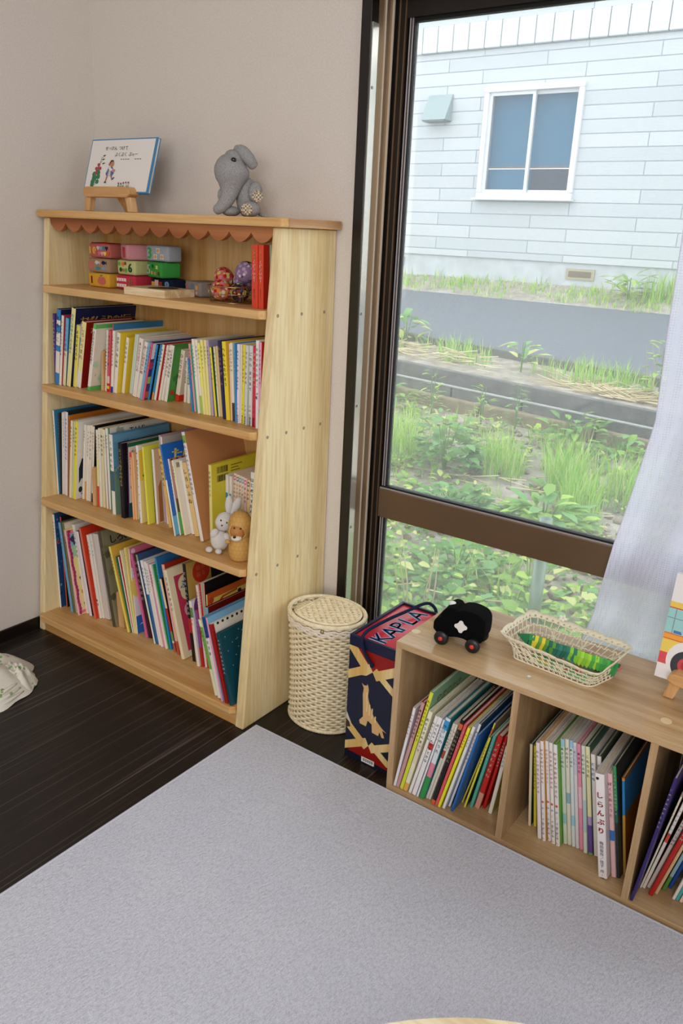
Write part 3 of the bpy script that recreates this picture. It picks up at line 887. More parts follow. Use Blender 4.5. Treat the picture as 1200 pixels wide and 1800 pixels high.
for k in range(3): 
    z = .302 - .006 * k; rx, ry = brad(z); 
    mb.tube([((rx + .004 + .001 * math.sin(40 * a)) * math.cos(a), (ry + .004 + .001 * math.sin(40 * a)) * math.sin(a), z + .002 * math.sin(20 * a + k * 2)) for a in [2 * PI * i / 160 for i in range(160)]], .0028, 6, closed=True)
mb.build('lace_band', mat('linen_lace', 'e8dccb', .85, .1), wk, smooth=True)
mb = MB(); ringtube(mb, brad(0)[0] + .001, brad(0)[1] + .001, .0055, .0052, 150); mb.build('foot_ring', WM, wk, smooth=True)
lx, ly = brad(.312)[0] - .011, brad(.312)[1] - .011
ld_ = MB()
nl = 15
for i in range(nl):
    y = -ly + 2 * ly * (i + .5) / nl
    hx = lx * math.sqrt(max(0, 1 - (y / ly) ** 2))
    xa_ = max(-hx, -lx * .58)
    P = []
    k = max(3, int((hx - xa_) / .004))
    for j in range(k + 1):
        x = xa_ + (hx - xa_) * j / k
        P.append((x, y, .3155 + .0022 * math.sin(x * 300 + (PI if i % 2 else 0))))
    ld_.tube(P, .0043, 7)
for x in [-.05 + .0145 * q for q in range(10)]:
    hy = ly * math.sqrt(max(0, 1 - (x / lx) ** 2)); ld_.tube([(x, -hy, .3165), (x, hy, .3165)], .0018, 5)
lid = ld_.build('lid', WM, wk, smooth=True)
mb = MB(); P = [(lx * math.cos(a), ly * math.sin(a), .317) for a in [math.radians(-128 + 256 * i / 60) for i in range(61)]]
mb.tube(P, .0040, 8); mb.tube([P[0], P[-1]], .0032, 8)
mb.build('lid_rim', WM, lid, smooth=True)
ld2 = MB()
for i in range(nl):
    y = -ly + 2 * ly * (i + .5) / nl; hx = lx * math.sqrt(max(0, 1 - (y / ly) ** 2))
    if hx > lx * .70: ld2.tube([(-hx, y, .306), (-lx * .70, y, .304)], .0042, 6)
ld2.build('fixed_lid_part', WM, wk, smooth=True)
MB().ell((.045, -.0795, .302), .0062).build('bead_knob', mat('brass_bead', 'a89468', .3, .5, .8), wk, smooth=True)

# ================================================================ toy block box
bx = thing('toy_block_box', 'navy and red cardboard toy box with rope handle between basket and shelf', 'box', (-.9055, 1.556, 0))
NVY = cm('151b38', .38); REDC = cm('a81810', .35); BLK = mat('box_navy', '10152e', .4)
hw_, y0, y1, H = .0695, -.119, .118, .341
MB().box(-hw_, hw_, y0, y1, 0, .313).build('body', BLK, bx, bevel=.001)
lm = MB()
lm.box(-hw_ - .0012, hw_ + .0012, y0 - .0012, y1 + .0012, .3132, .3345)
lm.box(-hw_ - .0012, hw_ + .0012, y0 - .0012, y0 + .006, .3345, H); lm.box(-hw_ - .0012, hw_ + .0012, y1 - .006, y1 + .0012, .3345, H)
lm.box(-hw_ - .0012, -hw_ + .006, y0 + .006, y1 - .006, .3345, H); lm.box(hw_ - .006, hw_ + .0012, y0 + .006, y1 - .006, .3345, H)
lid = lm.build('lid', NVY, bx, bevel=.0008)
MB().box(-hw_ + .0065, hw_ - .0065, y0 + .0065, y1 - .0065, .3347, .3354).build('lid_panel', mat('glossy_red', 'c8243a', .22, .5), lid)
def top3(a, b): return (.012 - b, a, .3357)      # word reads along the depth of the box
wl = MB(); text_line(wl, 'KAPLA', -.100, 0, .066, .040, lambda a, b: (-.006 - b, a, .3357), bold=.055); 
wl2 = MB(); text_line(wl2, 'KAPLA', -.100, 0, .066, .040, lambda a, b: (-.006 - b, a, .3360), bold=.022)
wl.build('word_outline', cm('c9d4e4'), lid); wl2.build('word', cm('35558f'), lid)
# printed front
YF = y0 - .0006
WD1 = wood('print_wood', 'd9b266', 'e6c684', 'ecd296', 'z', 60, .35)
fp = MB()
def P2(pts, mi, d=0): fp.prism([(p[0], p[1]) for p in pts], 'y', YF + .0004, YF - .0001 - d, mi)
zc1, zc2 = .262, .056
X = hw_
P2([(-X, .0), (X, 0), (X, .3125), (-X, .3125)], 0)
P2([(-.046, .3125), (X, .3125), (X, zc1 + X * .57), (0, zc1)], 1, .0001)
P2([(-X * .86, .0185), (-X * .8, zc2 - X * .8 * .53), (0, zc2), (X, zc2 - X * .68), (X, .0085), (-X * .6, .0185)], 1, .0001)
def plank(a, b, w, d=.0002):
    a = Vector((a[0], a[1])); b = Vector((b[0], b[1])); dv = (b - a).normalized(); nv = Vector((-dv.y, dv.x)) * w
    P2([a, b, b + nv, a + nv], 2, d)
def clipx(pts):
    out = []
    for s_, lim, ax_ in ((1, X, 0), (-1, X, 0), (1, .3125, 1), (-1, -.0185, 1)):
        src = pts if not out else out
        res = []
        for i in range(len(src)):
            p, q = src[i], src[(i + 1) % len(src)]
            pi, qi = s_ * p[ax_] <= lim, s_ * q[ax_] <= lim
            if pi: res.append(p)
            if pi != qi:
                t_ = (s_ * lim - p[ax_]) / (q[ax_] - p[ax_]); res.append((p[0] + t_ * (q[0] - p[0]), p[1] + t_ * (q[1] - p[1])))
        out = res
    return out
def pk(a, b, w, d):
    a = Vector(a); b = Vector(b); dv = (b - a).normalized(); nv = Vector((-dv.y, dv.x)) * w
    NV.append(tuple(a + nv))
    pts = clipx([tuple(a), tuple(b), tuple(b + nv), tuple(a + nv)])
    if len(pts) > 2: P2(pts, 2, d)
NV = []
pk((0, zc1), (-.09, zc1 + .09 * 1.1), .024, .0002)      # upper left plank, clipped at the side
pk((-X * 1.2, zc1 - X * 1.2 * .6), (-.0, zc1), .021, .00025)
pk((0, zc1), (X * 1.3, zc1 + X * 1.3 * .57), -.023, .0003)
pk((.0, zc1), (X * 1.3, zc1 - X * 1.3 * .74), .017, .0002)
pk((0, zc2), (-X * 1.3, zc2 + X * 1.3 * .79), .020, .0002)
pk((0, zc2), (-X * 1.3, zc2 - X * 1.3 * .53), -.021, .0003)
pk((0, zc2), (X * 1.3, zc2 + X * 1.3 * .53), -.020, .0003)
pk((0, zc2), (X * 1.3, zc2 - X * 1.3 * .68), .017, .0002)
for i_, j_, z_ in ((0, 1, zc1), (2, 3, zc1), (4, 5, zc2), (6, 7, zc2)): P2([(0, z_), NV[i_], NV[j_]], 2, .00022)
P2([(-X, .128), (-X, .085), (-X * .62, .080)], 4, .00015)
P2([(-X, .108), (-X * .86, .100), (-X * .80, .088), (-X, .082)], 5, .0003)
# built giraffe
g_ = [(-.024, .226), (-.018, .222), (-.010, .224), (-.009, .229), (-.006, .224), (-.004, .214), (-.005, .196), (-.002, .184), (.006, .164), (.014, .148), (.028, .134), (.040, .124), (.052, .117), (.040, .120),
      (.047, .101), (.040, .099), (.033, .112), (.030, .100), (.012, .102), (.010, .124), (-.002, .130), (-.006, .112), (-.024, .113), (-.026, .122), (-.016, .136), (-.018, .170), (-.020, .196), (-.018, .214)]
P2([(x * 1.02 - .004, z - .004) for x, z in g_], 3, .0004)
for x, z, a, b in ((-.012, .150, .004, .030), (-.004, .142, .004, .030), (.004, .136, .004, .028), (-.014, .176, .004, .026), (.014, .128, .004, .018)):
    P2([(x, z), (x + .003, z - .001), (x + .003, z + b), (x, z + b)], 6, .0005)
fp.box(-.018, .020, YF - .0008, YF, .004, .018, 7)
for k in range(16): fp.box(-.014 + k * .002, -.014 + k * .002 + (.0012 if k % 3 else .0006), YF - .0010, YF - .0008, .008, .016, 8)
fp.build('front_print', [cm('12172f', .4), cm('8f140c', .4), WD1, cm('d9b076', .5), cm('c8c4be', .4), cm('3a2a28', .4), cm('ead0a0', .5), cm('f0f0ee', .4), cm('1a1a1a', .4)], bx)
rp_ = MB()
Pc = [(-.002, y0 - .0045, .284), (-.012, y0 - .0065, .296), (-.026, y0 - .0065, .316), (-.034, y0 - .004, .340), (-.038, y0 + .02, .349), (-.036, y0 + .06, .351), (-.030, 0, .351), (-.022, .05, .351), (-.014, .085, .353), (-.004, .106, .358), (.008, .120, .358), (.022, .1265, .345), (.028, .1275, .318)]
def smoothpath(P, n=6):
    P = [Vector(p) for p in P]; out = []
    for i in range(len(P) - 1):
        p0, p1, p2, p3 = P[max(i - 1, 0)], P[i], P[i + 1], P[min(i + 2, len(P) - 1)]
        for k in range(n):
            t_ = k / n
            out.append(.5 * ((2 * p1) + (p2 - p0) * t_ + (2 * p0 - 5 * p1 + 4 * p2 - p3) * t_ ** 2 + (3 * p1 - p0 - 3 * p2 + p3) * t_ ** 3))
    out.append(P[-1])
    return out
rp_.tube(smoothpath(Pc), .0042, 10)
rp_.ell((-.001, y0 - .005, .282), (.0055, .0045, .0065))
rm = mat('navy_rope', '1c2340', .85, .2); t = NT(rm); nb = t.noise(t.coords((1, 1, 1)), 700, 2); t.bump(nb, .8, .002)
rp_.build('rope_handle', rm, bx, smooth=True)
BOOKS = [
('T1',-1.3303,1.4711,0.0188,0.1427,0.16,-0.81,'d6432a','d6432a','くださいな！','f4ecd8',[],'en','left one of two matching vermilion picture books'),
('T1',-1.3111,1.4735,0.015,0.1431,0.16,-0.62,'d6432a','b5220f','くださいな！','f4ecd8',[],'en','right one of two matching vermilion picture books'),
('T1',-1.2938,1.4945,0.0056,0.144,0.16,-1.4,'8fa588','8fa588','','c8423a',[],'greenpic','sage green picture book half hidden by the side panel'),
('R2',-2.1028,1.4539,0.0097,0.203,0.183,3.88,'5b3f86','5b3f86','ぼくのひとぺんしゃ','efe9f5',[],'','purple picture book,first at the left end'),
('R2',-2.0796,1.4391,0.0165,0.222,0.2,9.0,'efe9dc','1b2347','おもいこ','16335f',[(0,0.16,'2f86c4'),(0.45,0.53,'2f86c4'),(0.86,1,'2f86c4'),(0.7,0.8,'2f86c4')],'stars','white book with blue ends and starry navy cover'),
('R2',-2.0626,1.4401,0.0095,0.207,0.186,9.93,'efe9dc','b8404e','ひゃくさんのおくさま','d06a86',[],'','thin white book with pink lettering and rose cover'),
('R2',-2.0526,1.4456,0.0123,0.2004,0.18,10.66,'eadfbe','2b7ea2','こいしいきもち','d4465c',[(0.52,1,'6fb4dd')],'','cream book with light blue upper spine and red lettering'),
('R2',-2.0343,1.4458,0.0169,0.2321,0.222,12.19,'efe6a0','1b2347','わたしのほんごのえほん','3b9ba5',[],'obake','tall pale yellow book with navy cover and gold title'),
('R2',-2.0142,1.4532,0.0138,0.1832,0.17,11.32,'ece06a','efe9dc','よるくまくろい','2a281e',[],'tealpanel','yellow book with black lettering and teal cover panel'),
('R2',-1.9999,1.4551,0.0183,0.1966,0.177,13.14,'efe6a0','8f1512','しろいうまれ','e388b0',[(0,0.25,'efe9dc')],'ka','cream pink book with dark red cover'),
('R2',-1.9442,1.4502,0.0124,0.1965,0.177,13.54,'efe9dc','e2dccb','ぶたかわさんのおんがく','2d2c2a',[(0,0.06,'63b95f'),(0.93,1,'63b95f')],'notes','white book with green ends and music notes on its cover'),
('R2',-1.9146,1.4759,0.0086,0.1153,0.12,5.47,'e3c083','e3c083','','ffffff',[],'bookend','pale wooden bookend right of the music note book'),
('R2',-1.9056,1.4821,0.006,0.1766,0.186,6.95,'efe9dc','efe9dc','くっくろ','1b1b1b',[],'dots','white book with a column of coloured dots'),
('R2',-1.894,1.4785,0.0093,0.177,0.189,7.72,'d95a63','d95a63','きいろいはらっぱ','8c1f2c',[(0,0.05,'c0271f'),(0.05,0.1,'efd23c'),(0.1,0.14,'c0271f'),(0.14,0.26,'ecc9c2')],'','rose red book with yellow and red bands at its foot'),
('R2',-1.8843,1.4815,0.0035,0.1954,0.186,8.49,'d9505c','3b7fae','','ffffff',[],'','tall blue-covered book with a narrow red spine'),
('R2',-1.8768,1.4787,0.0086,0.1774,0.189,7.34,'efe9dc','e8e2d4','しりとりのおうさま','c8262f',[(0,0.1,'24408c')],'','white book with red lettering and blue foot'),
('R2',-1.8677,1.4821,0.0125,0.1747,0.186,9.7,'efe9dc','ecd03a','ぴかこぶ ねこのね','55524a',[],'bird','white spined book with bright yellow animal cover'),
('R2',-1.8509,1.4967,0.0104,0.1632,0.171,11.3,'efe9dc','eccb36','つるのおん','4c8a4c',[],'','narrow white book with plain yellow cover'),
('R2',-1.8323,1.5087,0.0076,0.1745,0.159,12.14,'cfe0cf','d9e2d2','','5b7a5b',[],'','pale green slim book,left of a matching slimmer one'),
('R2',-1.8232,1.5077,0.0052,0.1752,0.16,12.55,'d8e6da','e6e0d0','','5b7a5b',[],'','palest green slim book beside the thick magenta-lettered one'),
('R2',-1.7912,1.4859,0.0154,0.1702,0.182,13.45,'efe9dc','e9e0d8','あいひろばひつじの','cf3a8a',[],'','thick white book with big magenta lettering'),
('R2',-1.7729,1.4848,0.0128,0.1642,0.183,15.75,'efe9dc','e9e0d8','かーいはなのいぬ','cf2f45',[],'','white book with big red lettering beside the magenta-lettered book'),
('R2',-1.7508,1.4777,0.0089,0.166,0.17,15.21,'7db9dc','7db9dc','どこかなおふね','2d6f96',[],'','sky blue book,left of the bright pink one'),
('R2',-1.7387,1.4754,0.0068,0.1673,0.17,15.58,'e4607f','4a3a6a','ひらがなどうぶつ','8c1f4c',[],'patch','bright pink book with patchwork cover'),
('R2',-1.7315,1.4883,0.0071,0.161,0.18,15.67,'2f8fd0','14161f','つきのおさかな','14406a',[],'','bright blue book with black cover'),
('R2',-1.7234,1.4955,0.0063,0.1616,0.172,15.47,'3f94c0','3f94c0','うみのこえ','d8ecf5',[(0,0.14,'d9a25c')],'','teal blue book with tan foot'),
('R2',-1.7161,1.4974,0.0082,0.162,0.171,15.24,'efe9dc','c2281f','やまのあさ','58748a',[],'','white book with plain bright red cover'),
('R2',-1.7059,1.5046,0.0068,0.1598,0.163,14.69,'efe9dc','e6dcc8','ぐるんとまわる','b8323a',[],'','cream book with small red lettering,right of the bright red cover'),
('R2',-1.6986,1.5086,0.0093,0.1608,0.159,14.97,'efe9dc','e6dcc8','はじめてのとり','b8323a',[],'','cream white book with gray bird picture on its spine'),
('R2',-1.682,1.5043,0.0109,0.161,0.164,13.05,'efe9dc','4f9a45','ごんぎつねとはな','2d5a7a',[],'flowers','white book with green leafy flowered cover'),
('R2',-1.6674,1.5308,0.0143,0.1459,0.137,11.79,'efe4cf','e6d4bc','ひとりだけ','d1472f',[(0,0.13,'d23a22')],'redfoot','cream book with red lettering and red foot'),
('R2',-1.639,1.5365,0.0076,0.1252,0.131,5.65,'efe9dc','e6dcc8','あかちゃんのための本','3c3a38',[],'','small cream book,left one of a low pair'),
('R2',-1.626,1.5367,0.0102,0.1173,0.131,3.23,'efe9dc','e6dcc8','ことりのための本','3c3a38',[],'','small cream book,right one of a low pair'),
('R2',-1.5384,1.4707,0.0056,0.1378,0.16,-5.58,'3389c4','3389c4','おはなしえほん','1d4c78',[],'','plain blue book leaning left,second half of the row'),
('R2',-1.5319,1.4732,0.0069,0.1755,0.17,-5.77,'efa0a0','efa0a0','ぱたぱたひこうき','b83a4a',[],'','salmon pink narrow book with red lettering'),
('R2',-1.524,1.4726,0.0047,0.1745,0.17,-5.79,'35a583','35a583','みどりのもり','1a6a50',[],'','emerald green very slim book'),
('R2',-1.5106,1.4646,0.0074,0.1901,0.171,-5.68,'efe9dc','efe8d6','うたえほんのせかい','7a8a94',[],'','tall white book right of the emerald green one'),
('R2',-1.5028,1.4681,0.0081,0.1891,0.17,-5.56,'efe9dc','dfe8ec','えほん012','55a5cf',[(0,0.25,'a8cf5a')],'','white book with blue numerals and lime foot'),
('R2',-1.4925,1.4662,0.0079,0.1822,0.17,-5.94,'f0ec78','f0ec78','いない いない','d05a2a',[(0,0.4,'efe6a0')],'','lemon book with orange lettering and pale foot'),
('R2',-1.4843,1.4681,0.0081,0.1905,0.171,-5.52,'f1e78e','f1e78e','えほん012','6a7a3a',[],'','tall pale lemon book with olive lettering'),
('R2',-1.4758,1.4693,0.0074,0.1914,0.172,-4.37,'efe49a','efe49a','えほん01','8aa0a0',[],'','tall cream yellow book left of the lilac one'),
('R2',-1.4663,1.4707,0.007,0.1916,0.172,-4.88,'b9a4cc','a598b4','えほん012','3a2f5a',[],'','tall lilac book with dark numerals'),
('R2',-1.4555,1.4726,0.006,0.1751,0.17,-5.99,'f0e038','2f5a2a','ぱんだいすき','8c6a1a',[],'','short yellow book with dark green cover'),
('R2',-1.4491,1.4783,0.0057,0.1768,0.19,-5.53,'f1e6c4','e8d8a4','おかあさんのうた','4a4436',[],'','short cream book with black lettering beside a tan one'),
('R2',-1.443,1.48,0.0063,0.1787,0.188,-5.07,'e8c98a','e8c98a','','6a5a3a',[],'','narrow tan book left of the navy one'),
('R2',-1.4219,1.4666,0.0106,0.1955,0.176,-5.09,'1c2550','1c2550','もこはをやびーん','d88a72',[],'','navy book with salmon lettering'),
('R2',-1.4079,1.4639,0.0121,0.1954,0.176,-4.29,'f0d73a','e8bf3c','へんしんたいそう','2c2a1c',[],'','bright yellow book with black brush lettering'),
('R2',-1.3954,1.4682,0.0046,0.1918,0.173,-2.04,'f0cdbd','f0cdbd','ぽこぽこぽん','d8707a',[],'','very slim blush pink book beside the bright yellow one'),
('R2',-1.3886,1.4665,0.0077,0.1945,0.175,-2.52,'f1e8d2','efe6cc','ひよこちゃん','5b8a7a',[(0,0.24,'4a3a32')],'','cream book with dark brown foot label'),
('R2',-1.3754,1.4613,0.0053,0.1954,0.176,-1.1,'3f93cc','3f93cc','ひよこさん','ece27a',[],'','blue book with yellow lettering'),
('R2',-1.3664,1.4579,0.0078,0.1953,0.176,0.31,'e4dff0','ece6ea','おいもこの だーるまさん','4a4f9a',[],'pub','lavender white book with blue lettering'),
('R2',-1.3582,1.4627,0.0035,0.1944,0.175,0.51,'efe4c6','efe4c6','','ffffff',[],'','unlettered slim cream book between lavender and yellow books'),
('R2',-1.3543,1.4615,0.0074,0.1955,0.176,1.61,'efdf35','efdf35','ころころ ぽんぽん','e0552a',[],'pub','yellow book with orange lettering'),
('R2',-1.3413,1.4563,0.0087,0.1962,0.177,1.61,'cfd6cf','cfd6cf','すりすり ねずみ','d06a92',[],'pub','gray green book with pink lettering'),
('R2',-1.3296,1.4602,0.0111,0.1962,0.177,0.85,'dcdcd2','dcdcd2','ごりら まてまて','4a4c50',[],'pub','gray white book with charcoal lettering'),
('R2',-1.315,1.4571,0.0105,0.1968,0.177,0.83,'cf3350','cf3350','ぴんぽん ばつ','f3e9a8',[],'pub','crimson book with pale yellow lettering'),
('R2',-1.2969,1.4498,0.0098,0.2122,0.191,-0.07,'ece7e2','ece7e2','おひさまとかぜ','7a90a0',[],'ink','tall white book with ink drawings on its spine'),
('R2',-1.2818,1.4445,0.0054,0.2101,0.189,0.38,'efa3c8','c0271f','ひみつのかくれが','2a2226',[(0,0.24,'3f93cc')],'','pink book with black lettering and blue foot'),
('R3',-2.1028,1.4347,0.0056,0.2658,0.233,1.28,'efe9dc','3d86b0','ことばのほん','6a7f92',[],'','tall white book with blue cover,first at the left end'),
('R3',-2.0968,1.4406,0.0035,0.2607,0.227,4.16,'2e3236','2e3236','やまんばとほし','e8e8e0',[],'','charcoal slim book with white lettering'),
('R3',-2.0929,1.4451,0.0035,0.2637,0.223,5.85,'efe9dc','e8e0d0','とりのうた','6a6a66',[],'','cream white book right of the charcoal one'),
('R3',-2.089,1.4463,0.0073,0.2656,0.222,5.88,'f0e4e6','f0e4e6','どんどこももんちゃん','c87a8a',[],'','pinkish white book left of the maroon-lettered one'),
('R3',-2.0768,1.4432,0.0112,0.27,0.225,6.56,'efe6ea','182a2c','ぐりとぐらとくるりくら','a02a5a',[],'','white book with maroon and black lettering and dark cover'),
('R3',-2.0652,1.4464,0.0035,0.2601,0.222,6.66,'c8782a','c8782a','','ffffff',[],'','very slim rust orange book'),
('R3',-2.0496,1.4379,0.0091,0.2498,0.23,7.88,'efe2c8','e2b890','ひとつのいえ','5a5248',[],'','cream book right of the rust orange one'),
('R3',-2.0402,1.4391,0.0081,0.2502,0.229,8.44,'ccd8a8','ccd8a8','くさのはら','4f6a4a',[],'','sage green book left of the bright yellow one'),
('R3',-2.0295,1.4377,0.0108,0.2523,0.23,8.45,'efe23c','e9e4da','やさいのおなか','c8421f',[],'crow','yellow spined book with a dark bird on its white cover'),
('R3',-2.0096,1.4558,0.0073,0.2412,0.212,7.72,'efe9dc','efe9dc','かぜのこ','5a5850',[],'','white book just right of the bird cover'),
('R3',-2.0019,1.4594,0.0053,0.2397,0.209,7.9,'efe6d0','efe6d0','','6a6658',[(0,0.25,'e0a034')],'','slim cream book with orange foot'),
('R3',-1.9908,1.4554,0.0083,0.2427,0.213,7.66,'efe8dc','efe8dc','ふしぎなともだち','9a9488',[],'','cream book with faint gray lettering,right of the orange-footed one'),
('R3',-1.9821,1.456,0.0108,0.2444,0.212,7.86,'efe2ce','efe2ce','ちいさいおうち','b88a7a',[],'','cream book with faint rose lettering'),
('R3',-1.9664,1.4568,0.0074,0.2421,0.211,6.82,'efe9dc','1a1a1c','おばけやしき','e0453c',[(0,0.12,'17151a')],'','white book with coral lettering and black foot behind the wood slab'),
('R3',-1.9366,1.4396,0.0139,0.1198,0.12,2.37,'e3c083','e3c083','','ffffff',[],'bookend','pale wooden bookend left of the orange red footed book'),
('R3',-1.9223,1.4455,0.0082,0.2364,0.223,2.7,'f1ead2','f1ead2','おおきなかぶら','d8392f',[(0,0.27,'d8492f'),(0.27,0.62,'ece3a2')],'','white book with red lettering and orange red foot'),
('R3',-1.9121,1.4474,0.0072,0.2423,0.221,2.32,'efe9dc','efe8d8','むかしばなし','77726a',[],'','white slim book left of the tall beige one'),
('R3',-1.9021,1.4492,0.011,0.2438,0.219,1.74,'e9dcae','e9dcae','もりのなか','7a6a4a',[],'leaf','tall beige book with a green leaf at its top'),
('R3',-1.8856,1.4495,0.0081,0.2421,0.218,0.54,'efe9dc','8a1d2c','とんとん','4a4648',[],'','white book with dark red cover edge'),
('R3',-1.8756,1.4513,0.0087,0.2465,0.217,0.19,'f1eee2','f1eee2','ゆきのひ','8a8f92',[],'','tall white book left of the hippo-titled cover'),
('R3',-1.8642,1.4493,0.0052,0.2509,0.219,1.32,'3d7a52','e9e2d6','','ffffff',[],'hippo','tall green spined book with blue lettered white cover'),
('R3',-1.8341,1.4297,0.0136,0.2403,0.216,0.49,'efe9dc','4f8fb4','くさはらむし','3f7a3a',[(0.3,0.55,'4a6478')],'sea','white spined book with blue and green cover'),
('R3',-1.7925,1.4276,0.0165,0.2227,0.2,0.16,'14121a','14121a','まっくろねずみのよる','d8c06a',[],'','thick black book with gold lettering'),
('R3',-1.7756,1.4408,0.004,0.2238,0.201,1.82,'4a1f52','e9e2d8','PADDY','cfb8d8',[],'wani','deep purple book with green topped white cover'),
('R3',-1.7565,1.4399,0.0072,0.1985,0.179,-1.09,'f2b483','f2b483','ぽとんぽとん','8a4a2a',[(0.93,1,'d8453a')],'','light orange book with red top'),
('R3',-1.7489,1.4431,0.006,0.1983,0.178,-0.96,'f0c28f','f0c28f','','8a4a2a',[],'','slim peach book beside the light orange one'),
('R3',-1.7425,1.4493,0.0035,0.1847,0.17,1.19,'efe9dc','efe9dc','いろいろ','b8404e',[],'','slim white book with red and blue lettering beside the peach one'),
('R3',-1.7386,1.4485,0.0035,0.1863,0.17,2.71,'2f8a7a','2f8a7a','','ffffff',[(0,0.35,'3a8a3e')],'','slim teal green book'),
('R3',-1.7185,1.4337,0.0084,0.2264,0.204,-1.44,'efe9dc','f0d88a','はっぱのおうち','c8323c',[],'leafstar','white dotted book with a leaf star on its yellow cover'),
('R3',-1.6937,1.4396,0.0068,0.2254,0.203,-3.14,'ece552','e6e04e','','6a6a2a',[],'','plain bright yellow thick book'),
('R3',-1.6865,1.4629,0.0035,0.2143,0.205,-1.94,'17151a','17151a','しろくまくん','efe9dc',[],'','slim black book with white lettering'),
('R3',-1.6799,1.4595,0.0085,0.2174,0.208,-2.64,'efe8e0','d9b590','','ffffff',[],'brownshape','white spined book with brown shape on tan cover'),
('R3',-1.6711,1.4815,0.0036,0.2544,0.186,-2.61,'a9b8a4','8a8a80','','ffffff',[],'','tall gray green book standing behind the blue cover'),
('R3',-1.6654,1.4801,0.0048,0.2559,0.188,-2.98,'c9a0b8','c9a0b8','','ffffff',[],'','tall mauve book standing behind the blue cover'),
('R3',-1.6567,1.4789,0.006,0.2528,0.189,-3.79,'efe9e0','c8c0b4','','ffffff',[],'','tall white book standing behind the blue cover'),
('R3',-1.6311,1.4622,0.0123,0.2248,0.206,-8.67,'e8c070','e8c070','むかしむかし','3a3226',[],'','honey tan leaning book left of the blue cover'),
('R3',-1.5699,1.4265,0.0055,0.2531,0.241,-10.86,'efe9dc','2368c0','たんぽぽのひみつ','e8dc52',[(0.62,1,'2f74c4')],'tanpopo','leaning white spined book with bright blue titled cover'),
('R3',-1.564,1.4409,0.0049,0.2131,0.192,-10.85,'efe9dc','b8807a','かばくんのおさんぽ','2f4f8a',[],'pinkgreen','leaning white book with dashed border and green foot cover'),
('R3',-1.554,1.448,0.0069,0.21,0.189,-12.12,'efe6b8','ece4d6','うずまき','6a6452',[],'swirl','leaning cream book with barcode and black swirls on its cover'),
('R3',-1.5457,1.4675,0.0117,0.2072,0.201,-12.39,'efe9dc','efe9dc','','8a857a',[],'','leaning unlettered white book right of the swirl cover'),
('R3',-1.5279,1.4628,0.0175,0.2062,0.205,-12.82,'ecca88','ecca88','しろいふね','8a6a3a',[],'','leaning golden tan book beside the large brown cover'),
('R3',-1.4888,1.4461,0.0111,0.2991,0.222,-12.63,'ece6e4','c58a58','アルファベットのおはなし','6a5a8a',[(0.9,0.97,'8ab04a')],'','largest leaning book with plain brown cover'),
('R3',-1.4758,1.4693,0.01,0.2129,0.199,-0.95,'e8de8a','e3d43c','おばけびょう','5a8aa4',[],'barcode','large yellow book with two barcodes on its cover'),
('R3',-1.4637,1.5198,0.0105,0.1779,0.148,-0.86,'efe8dc','efe8dc','しばた','b83a3a',[],'label1','white book with small blue label behind the rabbit toy'),
('R3',-1.4522,1.5194,0.0086,0.1769,0.149,0.37,'efe8dc','efe8dc','うごくて','b83a3a',[],'label2','white book with teal label behind the rabbit toy'),
('R3',-1.443,1.5243,0.0091,0.1867,0.144,1.34,'f1dcc4','f1dcc4','わんわん','8a5a4a',[],'tagred','peach book with red square tag,leftmost of the tagged set'),
('R3',-1.4334,1.5244,0.0086,0.185,0.144,1.65,'f1dcc4','f1dcc4','にゃんこ','b8323a',[],'tagblue','peach book with dark blue square tag'),
('R3',-1.4238,1.5238,0.0083,0.1842,0.144,1.65,'f1dcc4','f1dcc4','ぴよぴよ','6a5a4a',[],'taggreen','peach book with green square tag'),
('R3',-1.4144,1.5232,0.0084,0.1834,0.145,1.65,'f1dcc4','f1dcc4','ぶーぶー','2a2a4a',[],'tagsky','peach book with sky blue square tag'),
('R3',-1.4051,1.5231,0.0097,0.1818,0.145,1.5,'f3d2c8','f3d2c8','まんまる','b84a5a',[],'tagpink','pink-white book with coral square tag'),
('R3',-1.3919,1.521,0.0092,0.1799,0.147,1.65,'f0cf9a','f0cf9a','ねんね','5a4a2a',[],'tagbrown','tan book with dark square tag,rightmost of the tagged set'),
('R3',-1.3792,1.5187,0.0144,0.2043,0.149,1.66,'eef0e4','eef0e4','はじめてずかん','2a3a4a',[],'','white book with black lettering against the right side panel'),
('R4',-2.1028,1.4097,0.0083,0.3193,0.258,-0.04,'efe9dc','24497a','かえるのくに','6a6a66',[],'bluepattern','tall white spined book with dark blue patterned cover'),
('R4',-2.085,1.4238,0.0046,0.3117,0.244,0.1,'d8544a','1c1a1e','','ffffff',[(0,0.4,'c85a32')],'','black covered book with a narrow coral spine'),
('R4',-2.0472,1.4122,0.0107,0.2986,0.256,-6.23,'e8eef0','6f7050','そらのおと','5a7a9a',[(0,1,'6fa8d0')],'','leaning light blue book with olive cover'),
('R4',-2.0337,1.4137,0.0102,0.2992,0.254,-5.53,'70704e','e4d9c2','','ffffff',[],'','leaning olive spined book with cream cover'),
('R4',-2.0085,1.4106,0.0067,0.2822,0.257,-8.48,'f0b8c4','f3d98a','ひらめき','8a3a5a',[],'rainbow','pale pink book with magenta bordered rainbow cover'),
('R4',-2.0014,1.4368,0.0118,0.2949,0.231,-8.43,'efe9e0','efe9e0','ごはんできた','26262a',[],'','leaning white book with black lettering,right of the rainbow cover'),
('R4',-1.9807,1.4329,0.0126,0.2792,0.235,-8.58,'efe6ec','3a2038','','8a7a90',[],'','lavender white book with dark plum cover'),
('R4',-1.9528,1.4295,0.0091,0.2968,0.238,-9.39,'d8735a','d8391c','','ffffff',[],'','large plain orange red book'),
('R4',-1.9433,1.4418,0.01,0.2745,0.226,-8.24,'efe9dc','e9e2d6','たまねぎ','a8a49a',[],'graycat','white book with a gray cat picture low on its spine'),
